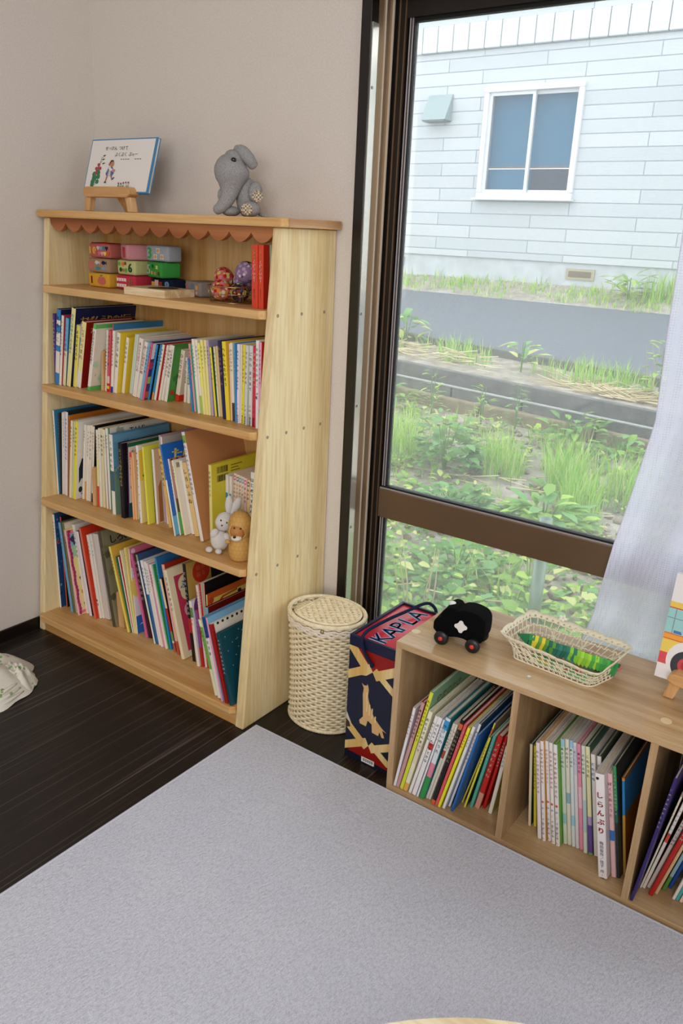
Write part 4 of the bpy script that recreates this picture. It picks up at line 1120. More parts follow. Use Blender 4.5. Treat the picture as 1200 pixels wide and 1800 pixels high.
('R4',-1.9329,1.4479,0.006,0.278,0.22,-8.15,'efe9dc','e9e2d6','ぎふ あめ','2f7ac4',[],'','white book with bright blue lettering'),
('R4',-1.9265,1.4523,0.0223,0.2809,0.216,-7.31,'ddd2cc','d8cdc2','','ffffff',[],'','thick plain gray white book left of the dark bark-brown one'),
('R4',-1.8651,1.4322,0.0132,0.3078,0.236,-9.08,'4f4a38','8a8468','','d8d2c0',[],'shiroi','thick dark brown book with moss gray lettered cover'),
('R4',-1.8515,1.4451,0.0249,0.1161,0.12,-2.79,'e3c083','e3c083','','ffffff',[],'bookend','thick pale wooden bookend before the dark bark-brown book'),
('R4',-1.8016,1.4362,0.0084,0.2728,0.232,-14.62,'f0dd62','e8b848','きつねのはなし','8a6a2a',[],'','leaning yellow book with amber cover'),
('R4',-1.7928,1.441,0.0053,0.2428,0.227,-12.78,'23704a','23704a','みどりのゆび','d8e8d8',[],'','slim dark green book leaning beside the amber cover'),
('R4',-1.7871,1.4431,0.0046,0.2429,0.225,-12.1,'efdcd8','c02a24','あかいくつ','c02a24',[],'','slim white book with red speckled spine and red cover'),
('R4',-1.7821,1.4448,0.0046,0.2639,0.223,-10.59,'efe4bc','efe4bc','にじのは','7a6a4a',[],'','slim cream leaning book between red cover and pale yellow one'),
('R4',-1.777,1.4464,0.0052,0.2754,0.222,-7.2,'efe28a','efe28a','ほしのこ','8a7a3a',[],'','slim pale yellow leaning book beside the multicolour cover'),
('R4',-1.7714,1.4484,0.0035,0.2754,0.22,-4.75,'efe9e0','e87a9a','','ffffff',[],'patchcover','book with pink,yellow,white and blue blocks on its cover'),
('R4',-1.734,1.4498,0.0075,0.2639,0.218,-12.03,'e06a9c','e06a9c','すてきなあさ','8c1f52',[],'','deep pink leaning book left of the maroon one'),
('R4',-1.7261,1.4541,0.0148,0.2653,0.214,-11.83,'3c1a24','3c1a24','いたずらおばけ','d8c8c4',[],'','dark maroon book with pale lettering'),
('R4',-1.6859,1.44,0.0063,0.2772,0.228,-13.84,'e4eae2','3c5a84','くるりくるり','7a8a84',[(0.93,1,'8fb08a')],'','leaning white book with green top and blue cover'),
('R4',-1.6791,1.4429,0.0098,0.261,0.225,-12.99,'f0eee8','e4e4e8','はらぺこむし','2a3a7a',[(0,0.6,'2f6aa4')],'','leaning book,white above and blue below'),
('R4',-1.6683,1.4432,0.0093,0.261,0.225,-12.28,'efeae4','efeae4','ちいさいきしゃ','4a4a56',[],'','leaning white book right of the white-over-blue one'),
('R4',-1.6553,1.4404,0.0062,0.2603,0.228,-12.37,'efeae4','efeae4','ねずみのおいしゃ','4a3a6a',[],'','leaning white book left of the rose pink one'),
('R4',-1.6486,1.4434,0.0083,0.258,0.225,-12.38,'e59aa6','e59aa6','もものはな','c83a56',[],'','leaning rose pink book'),
('R4',-1.6365,1.4405,0.0068,0.2606,0.228,-13.1,'efeae4','efeae4','ふゆのもり','c87a8a',[],'','leaning white book between rose pink and green books'),
('R4',-1.6293,1.445,0.0043,0.2602,0.223,-12.7,'2f9a4e','2f9a4e','','d8f0d8',[],'','leaning grass green slim book'),
('R4',-1.6246,1.4469,0.0068,0.2831,0.221,-11.05,'2f8fc4','2f78b4','うちのねこのあさ','e8e07a',[],'','tall leaning blue book with yellow lettering'),
('R4',-1.6056,1.4455,0.0083,0.224,0.202,-14.01,'efdcb4','2a1c1a','','ffffff',[(0,0.12,'b8604a'),(0.28,0.6,'c02a20'),(0.15,0.28,'7a9a5a')],'','leaning cream book with red and green spine pictures'),
('R4',-1.5876,1.4408,0.0111,0.2746,0.227,-11.73,'f0b4a8','a8301c','','b8404e',[(0,0.15,'c0503f')],'','leaning salmon book with rust red cover'),
('R4',-1.557,1.4295,0.0121,0.2693,0.239,-14.24,'efe2c0','eee0bc','さえよむかえに','2f6a9a',[],'fushia','leaning cream book with pink picture panel and blue title'),
('R4',-1.5249,1.442,0.0119,0.2969,0.226,-6.53,'17141a','c09a4e','だるまさんとあそぶ','efe9dc',[(0.3,0.45,'b82a24')],'redcircle','black book with a red disc on its gold cover'),
('R4',-1.4948,1.4303,0.0098,0.1979,0.178,-8.38,'efe9e0','e8e0e4','へびのうた','c8323c',[(0.75,0.9,'5aa05a')],'swirlpurple','small white book with purple swirl cover'),
('R4',-1.4844,1.4361,0.0103,0.1726,0.17,-7.54,'8a4f96','b02a24','まめのき','c8a8d0',[(0,0.35,'b02a24')],'','small purple book with red foot'),
('R4',-1.4731,1.4406,0.0073,0.2477,0.227,-7.64,'efd8d4','efd8d4','はなさかじい','c02a3c',[],'','white red-speckled leaning book with black figures'),
('R4',-1.4654,1.442,0.0062,0.2552,0.226,-6.74,'c42420','efe6d0','いっすんぼう','efe6e0',[],'','bright red leaning book with white lettering'),
('R4',-1.4589,1.4418,0.0035,0.2606,0.226,-3.86,'efa08c','151318','','ffffff',[],'','black covered book with salmon spine behind the red-lettered ones'),
('R4',-1.455,1.4388,0.0035,0.2307,0.208,-1.95,'f1e2a0','d0622a','いろ','c8422a',[],'map','cream spined book with orange and yellow winding road cover'),
('R4',-1.4408,1.428,0.0111,0.1997,0.18,-4.89,'7ab8d4','7a1612','おに','efe9dc',[],'','light blue spined book with dark red cover'),
('R4',-1.3479,1.3526,0.0098,0.2138,0.192,-15.96,'eeeac4','eeeac4','やまのかいしゃ','6a8a6a',[(0.35,0.9,'7ab04a')],'','white and green leaning book near the right end'),
('R4',-1.333,1.3487,0.0124,0.2276,0.205,-14.34,'efe9dc','6aa6d0','たなばたさま','2a3a6a',[(0.75,1,'24488c')],'','leaning white book with navy top and sky cover'),
('R4',-1.3139,1.3423,0.0052,0.2343,0.211,-13.42,'ec9ab8','7fb4d8','','ffffff',[],'','slim pink spined leaning book with light blue cover'),
('R4',-1.3014,1.3423,0.0125,0.2203,0.198,-14.96,'a01e1c','e9e2d2','','ffffff',[],'spiral','dark red leaning book with ragged white cover'),
('R4',-1.2844,1.3423,0.0108,0.2012,0.181,-13.43,'0f4652','0f4652','AURORAUMA','d8e4e4',[],'stars','dark teal book with white stars,frontmost at the right end'),
('L1',-0.8005,1.39,0.007,0.2293,0.206,9.11,'ecebf0','e8e6ea','いいねこのこねこ','d24a78',[],'','white book with pink lettering,first from the left panel'),
('L1',-0.7931,1.39,0.0087,0.2532,0.228,11.14,'c79a9c','a8321f','あかがみのえほん','5a2a30',[],'','mauve book with red-brown cover'),
('L1',-0.7828,1.39,0.0089,0.2875,0.259,11.52,'d9e03c','7fb08a','ももんぐりのかいじゅう','b8421f',[],'kaki','tallest yellow green book with sage green cover'),
('L1',-0.7731,1.39,0.0104,0.2385,0.215,11.8,'efe9cc','efe9cc','おとうさんまって','3a3426',[(0,0.1,'e8b04a'),(0.35,0.62,'e6d8c4')],'','thick cream book with black handwriting and tan foot'),
('L1',-0.7589,1.39,0.0074,0.2345,0.211,12.7,'efece6','efece6','わたしのふね','6a6a72',[],'','white book with gray lettering,right of the thick cream one'),
('L1',-0.7494,1.39,0.0106,0.2341,0.211,12.3,'f0eef0','d8d6e0','ぷくちゃんのすてきな','4a4448',[(0.6,0.68,'d0342c')],'','white book with a red face picture on its spine'),
('L1',-0.7366,1.39,0.0045,0.2326,0.209,12.28,'eceaec','dfe6ea','はるのうみ','d2587a',[(0,0.2,'e8eef0')],'','white book with pink lettering left of the teal cover'),
('L1',-0.7291,1.39,0.0115,0.2403,0.216,11.64,'dfe8ec','2f8a92','やさいのうた','4a5a6a',[(0,0.28,'2f9a4a'),(0.28,0.45,'e888a4'),(0.86,0.97,'3a9ad4')],'','white book with green,pink and blue spine pictures'),
('L1',-0.7171,1.3992,0.0067,0.2276,0.205,12.69,'e6dfd2','e6dfd2','りんごのめがみ','5a4a46',[(0.55,0.65,'b0503a')],'','cream gray book with a small red-brown spine picture'),
('L1',-0.7099,1.3997,0.0057,0.2273,0.205,12.66,'ece6da','ece6da','もちもちき','c8324a',[],'','slim cream book with crimson lettering left of the black one'),
('L1',-0.6981,1.3903,0.0094,0.2495,0.225,12.15,'1a1416','1a1416','おしいれのぼうけん','d8b88a',[(0,0.05,'d8632c'),(0.9,0.96,'d8632c')],'','black book with orange banded ends'),
('L1',-0.6879,1.39,0.0068,0.2425,0.218,12.27,'dc5a62','dc5a62','さくらのしたで','f3dfdc',[],'','salmon red book with white lettering'),
('L1',-0.6804,1.39,0.0065,0.2388,0.215,12.84,'efe62e','efe62e','なつやすみ','c8421f',[],'','vivid yellow slim book with red lettering'),
('L1',-0.67,1.3924,0.0067,0.2445,0.22,12.4,'e9ebe4','b8c0cc','はるがきた','d8a08a',[],'','gray white book with faint orange lettering'),
('L1',-0.6621,1.407,0.0055,0.2466,0.222,12.22,'eceaf0','24506e','おしゃべりなたまご','2a2a36',[],'','slim white book with black lettering and slate blue cover'),
('L1',-0.6498,1.3959,0.0051,0.2251,0.203,11.08,'1f66b4','1f66b4','','ffffff',[],'','plain strong blue book'),
('L1',-0.6443,1.4384,0.0035,0.2434,0.234,13.33,'ecd64a','8a7c6a','','8a5a2a',[(0.86,0.93,'e0762f')],'','yellow spined book with gray brown cover behind the blue one'),
('L1',-0.6329,1.4266,0.0047,0.2091,0.188,11.33,'ece452','1f4a34','にわとりのたまご','4a4a2a',[],'','lemon yellow book with dark green cover'),
('L1',-0.6227,1.4349,0.0072,0.2098,0.189,9.94,'5cb8a8','5cb8a8','ことりのたね','e4f3ee',[],'','turquoise book with white lettering'),
('L1',-0.6132,1.4411,0.0122,0.2108,0.19,9.68,'c8241c','b01e1a','うえるしすもち','f4efe6',[(0,0.22,'dca08c')],'','thick red book with big white lettering'),
('L1',-0.5982,1.4507,0.0072,0.2095,0.189,9.04,'b8201f','b8201f','さんぽのだいすき','f4efe6',[],'','narrow red book with white lettering next to the thick one'),
('L1',-0.5803,1.4447,0.0089,0.1881,0.17,6.5,'ece8da','c4bc5a','そらとぶ','7fb0b8',[],'','short white book with gray scribbled lettering by the divider'),
('L2',-0.4915,1.464,0.0063,0.2049,0.184,-6.06,'eadfc0','1d4a3a','','3a6a8a',[],'','cream book with dark green cover,first from the left divider'),
('L2',-0.4807,1.469,0.0066,0.2014,0.181,-7.19,'ead63e','ead63e','くんくんとこねこのくに','6a5a1a',[],'','slim yellow book second from the left divider'),
('L2',-0.4584,1.4388,0.0085,0.2328,0.21,-8.31,'eee8ea','eee8ea','わたしのきもちボナキ','d27aa4',[],'','white book with faint mauve lettering right of the yellow one'),
('L2',-0.4473,1.4382,0.0075,0.2415,0.234,-8.61,'f0eae8','e0a858','からすのパンやさん','b8242c',[],'kako','white book with dark red title and tan cover'),
('L2',-0.4378,1.4459,0.0075,0.2408,0.226,-9.01,'f0eae8','f0eae8','からすのパンやさん','e8a4ac',[],'kako','white book with faded pink title'),
('L2',-0.428,1.4429,0.0082,0.2425,0.229,-8.98,'f0eae8','f0eae8','からすのパンやさん','d83a52',[],'kako','white book with rose red title between two similar ones'),
('L2',-0.4177,1.4423,0.0088,0.2432,0.23,-9.16,'f0eae8','6fb03a','からすのおかしやさん','d83a52',[],'kako','white book with rose red title and green cover'),
('L2',-0.4076,1.4594,0.0081,0.2508,0.213,-9.39,'d9e6d4','d9e6d4','あさごはん','26262a',[(0.2,0.3,'9fd0d4'),(0.93,1,'a4cfe0')],'','pale green book with sky blue top'),
('L2',-0.3991,1.4622,0.0081,0.2531,0.21,-9.21,'e8e4d2','e8e4d2','げんきっく','26262a',[(0.4,0.5,'8fb8c4')],'','pale cream book with a blue spine picture'),
('L2',-0.3899,1.4628,0.0074,0.2538,0.209,-9.2,'dfe8ea','dfe8ea','あさごはん','26262a',[(0.2,0.3,'9fd4e4'),(0.93,1,'9fcbe6')],'','pale blue-white book with sky blue top'),
('L2',-0.3812,1.4631,0.007,0.2522,0.209,-9.41,'e2dde2','e2dde2','かっこし','4a5a7a',[(0.7,0.97,'cfcfdc')],'','pale gray lavender slim book left of the pink one'),
('L2',-0.3735,1.4653,0.0083,0.2506,0.207,-9.48,'e994ae','e994ae','あきまつり','3a1a2a',[(0.4,0.6,'f0c0cc')],'','mottled pink book'),
('L2',-0.3628,1.4597,0.0079,0.2545,0.212,-9.29,'d8e2d4','d8e2d4','さむいふゆ','26262a',[(0.2,0.5,'b8d0d4')],'','pale gray green book right of the pink one'),
('L2',-0.3524,1.4618,0.0088,0.2554,0.21,-9.76,'ece6b2','2f5a4a','こもりうた','26262a',[(0,0.02,'6ab05a'),(0.02,0.28,'6a4aa0'),(0.28,0.36,'b49acc')],'','pale yellow book with purple foot'),
('L2',-0.3421,1.4655,0.0092,0.2398,0.206,-10.02,'efeae4','d8d4d2','ともだち','2f74c4',[],'','white book with blue title,recessed behind the thick white one'),
('L2',-0.3309,1.4715,0.0088,0.2373,0.201,-10.1,'efeae4','4a5a4a','とも','1f3a7a',[],'','white book with navy title half hidden by the thick one'),
('L2',-0.3141,1.4123,0.0185,0.2383,0.214,-9.93,'f3eff0','e6e0e2','しらんぷり','a0141c',[],'shiran','thick white book with large dark red brush title'),
('L2',-0.2926,1.4295,0.0095,0.2367,0.213,-10.55,'f0c4c8','d9d2c4','ぼくとおとうと','8a3a5a',[(0.36,0.46,'3a78c8')],'','light pink book with a blue spine picture'),
('L2',-0.2823,1.4335,0.0066,0.256,0.239,-10.6,'2c3438','2c3438','そらにかえるおほしさま','e4efe6',[(0.62,1,'3f9a62'),(0.5,0.62,'2f6a5a')],'','green and charcoal book with white lettering'),
('L2',-0.2753,1.4512,0.0059,0.2238,0.221,-9.53,'d0a04a','9a5a16','','e0c88a',[(0.62,0.97,'3a8fd0'),(0.97,1,'d89a4a')],'bluetop','ochre book with bright blue upper half'),
('L3',-0.2425,1.39,0.0056,0.3081,0.282,6.34,'33266e','33266e','このよのわたしたち','efe6b8',[],'','indigo book with pale yellow lettering'),
('L3',-0.2365,1.4371,0.0035,0.2435,0.235,8.92,'efe6cc','efe6cc','トーナメント','3a8fc4',[],'','cream book with light blue lettering'),
('L3',-0.2326,1.4394,0.006,0.2328,0.21,9.91,'efeae0','b8482a','いいよいいよ','4a78c4',[(0.55,0.65,'d8573a')],'','white book with blue lettering and a coral spine picture'),
('L3',-0.2257,1.4467,0.0077,0.2123,0.191,11.66,'ece4dc','c8a83a','よるのむこうがわ','4a4444',[],'','white book with black lettering left of the red one'),
('L3',-0.2173,1.4278,0.0086,0.2126,0.191,11.96,'b82418','b82418','EVEN','e8dcd4',[],'','bright red book with small white lettering'),
('L3',-0.2082,1.4394,0.0061,0.2082,0.187,12.27,'d8b88a','d8b88a','','6a4a2a',[],'','tan book right of the red one'),
('L3',-0.1992,1.4581,0.0068,0.2041,0.184,12.29,'8fb4c4','8fb4c4','うみ','1a2a3a',[(0,0.2,'5a8a3a')],'','gray blue book with green foot'),
('L3',-0.1907,1.4719,0.0071,0.2027,0.2,12.07,'1f4fa0','1f4fa0','よぞら','7fa4d8',[],'','royal blue book'),
('L3',-0.1759,1.4468,0.0057,0.2002,0.18,11.4,'ece6e0','ece6e0','ふゆのひ','4a4646',[],'','white book between the royal blue and turquoise ones'),
('L3',-0.1698,1.4487,0.0061,0.1998,0.18,11.48,'4fb0b4','4fb0b4','かもめ','1f5a6a',[],'','turquoise book near the front of the row'),
('L3',-0.1624,1.4481,0.0063,0.1982,0.178,11.23,'f0cfb8','f0cfb8','','7a4a3a',[],'','peach book right of the turquoise one'),
('L3',-0.1549,1.4488,0.0075,0.1973,0.178,10.98,'2f6aa8','2f6aa8','','ffffff',[],'','mid blue book right of the peach one'),
]
# ================================================================ picture books
PAGE = mat('book_pages', 'e9e0cf', .85, .15)
t = NT(PAGE); nn = t.noise(t.coords((1, .05, .02)), 900, 1)
t.l(t.ramp(nn, [(.35, 'd8cdb8'), (.6, 'efe7d8')]), t.b.inputs['Base Color'])
ROWS = {'T1': (1.0695, 'on the top shelf', 'picture books on the top shelf'), 'R2': (.7865, 'on the second shelf', 'picture books on the second shelf'),
        'R3': (.4405, 'on the third shelf', 'picture books on the third shelf'), 'R4': (.0615, 'on the bottom shelf', 'picture books on the bottom shelf'),
        'L1': (.0195, 'in the left cubby', 'picture books in the left cubby'), 'L2': (.0195, 'in the middle cubby', 'picture books in the middle cubby'),
        'L3': (.0195, 'in the right cubby', 'picture books in the right cubby')}
def ellipse_pts(cx, cz, rx, rz, n=18, a0=0):
    return [(cx + rx * math.cos(2 * PI * i / n + a0), cz + rz * math.sin(2 * PI * i / n + a0)) for i in range(n)]
class Art:
    """flat printing on the cover (side face) or the spine of one book"""
    def __init__(s, t, d, h):
        s.t, s.d, s.h, s.mb, s.sm, s.cols, s.k = t, d, h, MB(), MB(), [], 0
    def mi(s, c):
        if c not in s.cols: s.cols.append(c)
        return s.cols.index(c)
    def side(s, a, b): return (s.t + .0002 + s.k * .00004, a, b)
    def front(s, a, b): return (a, -.0003 - s.k * .00004, b)
    def poly(s, pts, c, spine=False):
        s.k += 1
        f = s.front if spine else s.side
        (s.sm if spine else s.mb).add([f(*p) for p in pts], [tuple(range(len(pts)))], s.mi(c))
    def rect(s, a0, a1, b0, b1, c, spine=False): s.poly([(a0, b0), (a1, b0), (a1, b1), (a0, b1)], c, spine)
    def oval(s, a, b, ra, rb, c, spine=False, n=18): s.poly(ellipse_pts(a, b, ra, rb, n), c, spine)
    def text(s, tx, a, b, size, pitch, c, bold=.03): s.k += 1; text_line(s.mb, tx, a, b, size, pitch, s.side, s.mi(c), bold)
    def down(s, tx, a, b, size, pitch, c, spine=False, bold=.03): s.k += 1; text_down(s.sm if spine else s.mb, tx, a, b, size, pitch, s.front if spine else s.side, s.mi(c), bold)
    def blob(s, a, b, r, c, seed=1, spine=False, n=22, j=.3):
        q = random.Random(seed); s.poly([(a + r * (1 + j * q.uniform(-1, 1)) * math.cos(2 * PI * i / n), b + r * (1 + j * q.uniform(-1, 1)) * math.sin(2 * PI * i / n)) for i in range(n)], c, spine)
def art_on(A, kind, th, d, h, seed):
    q = random.Random(seed)
    if kind == 'stars':
        for _ in range(26): A.oval(q.uniform(.01, d - .01), q.uniform(h * .5, h - .01), .0011, .0014, 'e8eef0', n=8)
        A.rect(.0, d, h - .003, h, 'c8c2b4') if False else None
    elif kind == 'obake': A.text('おばんうりのガラー', .022, h - .036, .027, .0225, 'c79a4a', .035)
    elif kind == 'tealpanel': A.rect(.004, .06, h * .17, h * .82, '2a86a8')
    elif kind == 'ka': A.text('か', .020, h - .022, .024, .022, 'd8b45a', .03)
    elif kind == 'notes':
        A.rect(0, d, h * .94, h, '63b95f'); A.rect(0, d, 0, h * .07, '63b95f')
        for _ in range(9): A.blob(q.uniform(.01, d - .02), q.uniform(h * .15, h * .9), .010, 'b9d8b4', q.random())
        for _ in range(26):
            a, b = q.uniform(.012, d - .02), q.uniform(h * .1, h * .9)
            put_glyph(A.mb, '♪', a, b, .011, A.side, A.mi('4a3a38'))
    elif kind == 'dots':
        for i, c in enumerate(('d2473a', '4a86c8', 'e8b44a', '6a4a9a', '3a9a5a', 'd87a8a')): A.oval(th / 2, h * (.64 - .055 * i), th * .34, th * .36, c, True)
        for i in range(5): A.rect(th * .15, th * .85, h * (.06 + .035 * i), h * (.063 + .035 * i), '6a6a6a', True)
    elif kind == 'bird':
        A.blob(.045, h * .34, .017, '4a3f36', 3); A.poly([(.03, h * .30), (.052, h * .44), (.07, h * .30)], '5a5044'); A.poly([(.035, h * .75), (.055, h * .85), (.058, h * .68)], '2a5f82')
    elif kind == 'patch':
        for i, c in enumerate(('c85a3a', '5a3a6a', '9ab85a', '3a2a6a', 'b8324a')): A.rect(.003, d - .003, h * (.03 + .13 * i), h * (.15 + .13 * i), c)
        A.rect(.003, d - .003, h * .72, h - .002, 'e4dcd4')
    elif kind == 'flowers':
        for _ in range(22): A.blob(q.uniform(.01, d - .02), q.uniform(h * .3, h * .9), .007, '2f7a34', q.random())
        for _ in range(12): A.blob(q.uniform(.01, d - .03), q.uniform(h * .06, h * .42), .008, q.choice(('b8402a', 'd8823a')), q.random(), j=.45)
    elif kind == 'redfoot': A.rect(0, d, 0, h * .13, 'd23a22'); A.rect(.02, .06, h * .40, h * .58, '3a3022')
    elif kind == 'pub':
        A.down('福音館書店', th / 2, h * .115, min(.0065, th * .62), .0052 * h / .19, '2a2a2a', True, .02)
        A.down('えほん', th / 2, h * .27, min(.007, th * .62), .010 * h / .19, 'd8707a', True, .01)
    elif kind == 'ink':
        for i in range(8): A.blob(th * q.uniform(.3, .7), h * q.uniform(.2, .65), th * .22, q.choice(('5a5a5e', '8a8a90', 'd8a0b8')), q.random(), True, j=.5)
    elif kind == 'crow':
        A.poly([(.012, h * .20), (.020, h * .26), (.060, h * .28), (.064, h * .52), (.085, h * .62), (.060, h * .58), (.045, h * .54), (.020, h * .52), (.010, h * .40)], '22303c')
        A.poly([(.045, h * .53), (.090, h * .74), (.094, h * .70), (.064, h * .52)], '1c2a34')
        for i in range(4): A.poly([(.02 + .006 * i, h * (.78 - .05 * i)), (.05 + .004 * i, h * (.60 - .01 * i)), (.053 + .004 * i, h * (.60 - .01 * i))], '9ab05a')
        A.oval(.018, h * .12, .007, .010, '26323c'); A.text('やさい', .02, h * .06, .010, .009, '4a6a4a')
    elif kind == 'leaf': A.blob(th * .55, h * .90, th * .26, '4a7a4a', 5, True)
    elif kind == 'hippo':
        A.text('THE', .070, h - .020, .026, .022, '3a403c', .02); A.blob(.04, h - .018, .016, 'a8aca0', 4); A.text('ちいさなヒッポ', .026, h - .048, .026, .0225, '2d5a96', .04)
    elif kind == 'sea':
        A.rect(.002, d - .002, h * .60, h - .002, '6aa0bf'); A.rect(.002, d - .002, .002, h * .58, '7d9c84')
        for _ in range(16): A.blob(q.uniform(.01, d * .6), q.uniform(h * .04, h * .95), .012, q.choice(('6f9078', '5f8fae', '8fae92')), q.random())
    elif kind == 'wani':
        A.rect(0, d, h - .012, h, '1f6a46'); A.text('わにさん', .012, h - .030, .018, .015, '2a2a30', .03); A.blob(.018, h * .42, .012, '2a1a2a', 2); A.rect(.0, .03, .0, h * .2, '1f5a66')
    elif kind == 'leafstar':
        A.rect(.002, d - .002, h * .55, h - .012, 'efc84a'); A.rect(.002, d - .002, h - .014, h - .001, 'dcdcdc'); A.blob(.040, h * .60, .020, '3a6a2a', 7, j=.45); A.blob(.05, h * .52, .022, 'c8c04a', 8)
        for i in range(9): A.oval(th * q.uniform(.3, .7), h * (.06 + .105 * i), th * .16, th * .2, q.choice(('c8323c', '3a8ac8')), True, 10)
    elif kind == 'brownshape': A.poly([(.008, h * .02), (.010, h * .50), (.020, h * .58), (.06, h * .56), (d - .01, h * .30), (d - .01, h * .02)], 'a86a3a')
    elif kind == 'tanpopo':
        A.text('たんぽぽ', .036, h - .034, .040, .034, 'e8dc52', .05); A.rect(.002, d - .002, .002, h * .22, '63b2dc')
    elif kind == 'pinkgreen':
        A.rect(.002, d - .002, .002, h * .42, '6cba6a'); A.rect(.002, d - .002, h * .42, h - .004, 'c09088')
        for i in range(7): A.rect(.006 + .02 * i, .014 + .02 * i, h - .007, h - .0015, '2a2226')
        A.rect(.004, .02, h * .30, h * .48, '6a4a40')
        for _ in range(8): A.blob(q.uniform(.01, .05), q.uniform(h * .03, h * .4), .004, '2a4a2a', q.random())
    elif kind == 'swirl':
        A.rect(.008, .046, h - .026, h - .004, 'efe8c0')
        for i in range(14): A.rect(.010 + .0024 * i, .010 + .0024 * i + q.choice((.0009, .0016)), h - .022, h - .008, '2a2a22')
        A.poly([(.030, h * .82), (.034, h * .74), (.040, h * .72), (.033, h * .80)], '1f1c1a')
        for zz in (.60, .50): A.oval(.034, h * zz, .011, .015, '1f1c1a')
        for zz in (.36, .22):
            A.blob(.036, h * zz, .014, '2a2624', 3, j=.05); A.oval(.037, h * zz, .0095, .0105, 'ece4d6'); A.oval(.037, h * zz, .0065, .007, '3a3430'); A.oval(.038, h * zz, .0035, .004, 'ece4d6')
    elif kind == 'barcode':
        for zz in (.91, .80):
            for i in range(16): A.rect(.022 + .0026 * i, .022 + .0026 * i + q.choice((.001, .0018)), h * zz - .009, h * zz + .009, '3a3420')
        for i in range(4): A.rect(.074, .074 + (.045, .03, .036, .03)[i], h * .93 - .008 * i, h * .93 - .008 * i + .002, '6a5f2a')
    elif kind in ('label1', 'label2'):
        A.rect(th * .15, th * .9, h * .52, h * .72, '3a8ab8' if kind == 'label1' else '35a0a4', True); A.oval(th * .5, h * .62, th * .26, th * .3, 'e8f0f0', True)
    elif kind[:3] == 'tag':
        c = {'red': 'd2323c', 'blue': '2f5aa0', 'green': '3a9a6a', 'sky': '5a9ad0', 'pink': 'd8505a', 'brown': '3a2f3a'}[kind[3:]]
        A.rect(th * .12, th * .88, h * .90, h * .965, c, True); A.rect(th * .3, th * .7, h * .915, h * .95, 'f3ece4', True)
        A.down('のえほん', th / 2, h * .52, th * .5, h * .05, '4a4038', True, .01)
    elif kind == 'bluepattern':
        for _ in range(70): A.blob(q.uniform(.004, d * .5), q.uniform(.01, h - .01), q.uniform(.002, .006), q.choice(('3a6a9a', '5a86b0', '1c3050', '4a5a90', 'c85a4a') if q.random() < .9 else ('a8b8c8',)), q.random())
    elif kind == 'rainbow':
        A.rect(.003, d - .004, .004, h - .004, 'e8788a'); A.rect(.012, d - .012, .014, h - .016, 'f1d79a'); A.rect(.012, d - .012, h * .55, h * .8, 'e9dc86'); A.rect(.012, d - .012, h * .68, h - .016, 'a4cfa4'); A.rect(.012, d - .012, h * .8, h - .016, '8ab8cc')
        for i in range(22): A.oval(.008 + .002 * math.sin(i * 1.3), h * (.03 + .043 * i), .0045, .007, 'a8326a')
        for i in range(9): A.oval(.012 + d * .09 * i, h - .008, .006, .005, 'a8326a')
        A.blob(.030, h - .035, .016, '3a3a5a', 5); A.blob(.034, h * .42, .010, '3a4a36', 6); A.text('ひらめき', .022, h * .26, .014, .012, 'c8322a'); A.blob(.036, h * .11, .012, '5a6a60', 9)
    elif kind == 'graycat': A.blob(th * .5, h * .22, th * .36, '6a6a66', 3, True); A.oval(th * .62, h * .17, th * .2, th * .5, '55555a', True)
    elif kind == 'shiroi':
        A.text('しろいう', .030, h - .034, .030, .026, '26241c', .03)
        for _ in range(14): A.blob(q.uniform(.005, .06), q.uniform(.01, h - .02), q.uniform(.006, .014), q.choice(('6a664c', '7a7658', '5a563e')), q.random())
    elif kind == 'patchcover':
        A.rect(.001, d - .001, h * .0, h * .21, '2f6fc0'); A.rect(.001, d - .001, h * .21, h * .48, 'e9e6ee'); A.oval(.012, h * .55, .018, h * .12, 'ecd86a'); A.rect(.001, .03, h * .66, h * .78, 'e6e4ec'); A.oval(.014, h - .012, .008, .009, 'e8dce4')
        A.blob(.034, h * .46, .006, '3a2a5a', 4); A.poly([(.012, h * .10), (.020, h * .115), (.030, h * .10), (.020, h * .105)], 'f3f3f3')
    elif kind == 'fushia':
        A.rect(.022, d - .016, .018, h - .026, 'c43a5c'); A.oval(.062, h * .78, .030, .030, 'eadfb4'); A.oval(.080, h * .70, .026, .034, 'eadfb4'); A.oval(.056, h * .70, .02, .024, 'eadfb4')
        A.text('ふし', .040, h * .785, .026, .024, '2a6a9a', .05); A.text('あな', .052, h * .685, .026, .024, '2a6a9a', .05)
        A.oval(.050, h * .50, .013, .018, 'e3a6b8'); A.oval(.060, h * .45, .012, .016, 'e6b0c0'); A.poly([(.05, h * .42), (.066, h * .40), (.064, h * .34), (.054, h * .36)], 'ecd0d4'); A.oval(.075, h * .22, .010, .014, 'e0a4b4'); A.poly([(.058, h * .30), (.07, h * .32), (.075, h * .12), (.066, h * .12)], 'a82c4a')
        A.rect(.085, .094, h * .36, h * .40, 'e4d49a')
    elif kind == 'redcircle':
        A.oval(.058, h - .036, .034, .034, 'b8321e')
        for i in range(4): A.text('福寿', .036, h - .036 + .012 - .02 * (i % 2), .016, .02, 'd8703a', .02) if i < 2 else None
        A.rect(.095, d - .002, h * .5, h - .002, '1a1818')
    elif kind == 'swirlpurple':
        A.oval(.04, h * .86, .032, .04, '6a3a7a'); A.oval(.05, h * .84, .026, .034, 'e8e0e4')
    elif kind == 'map':
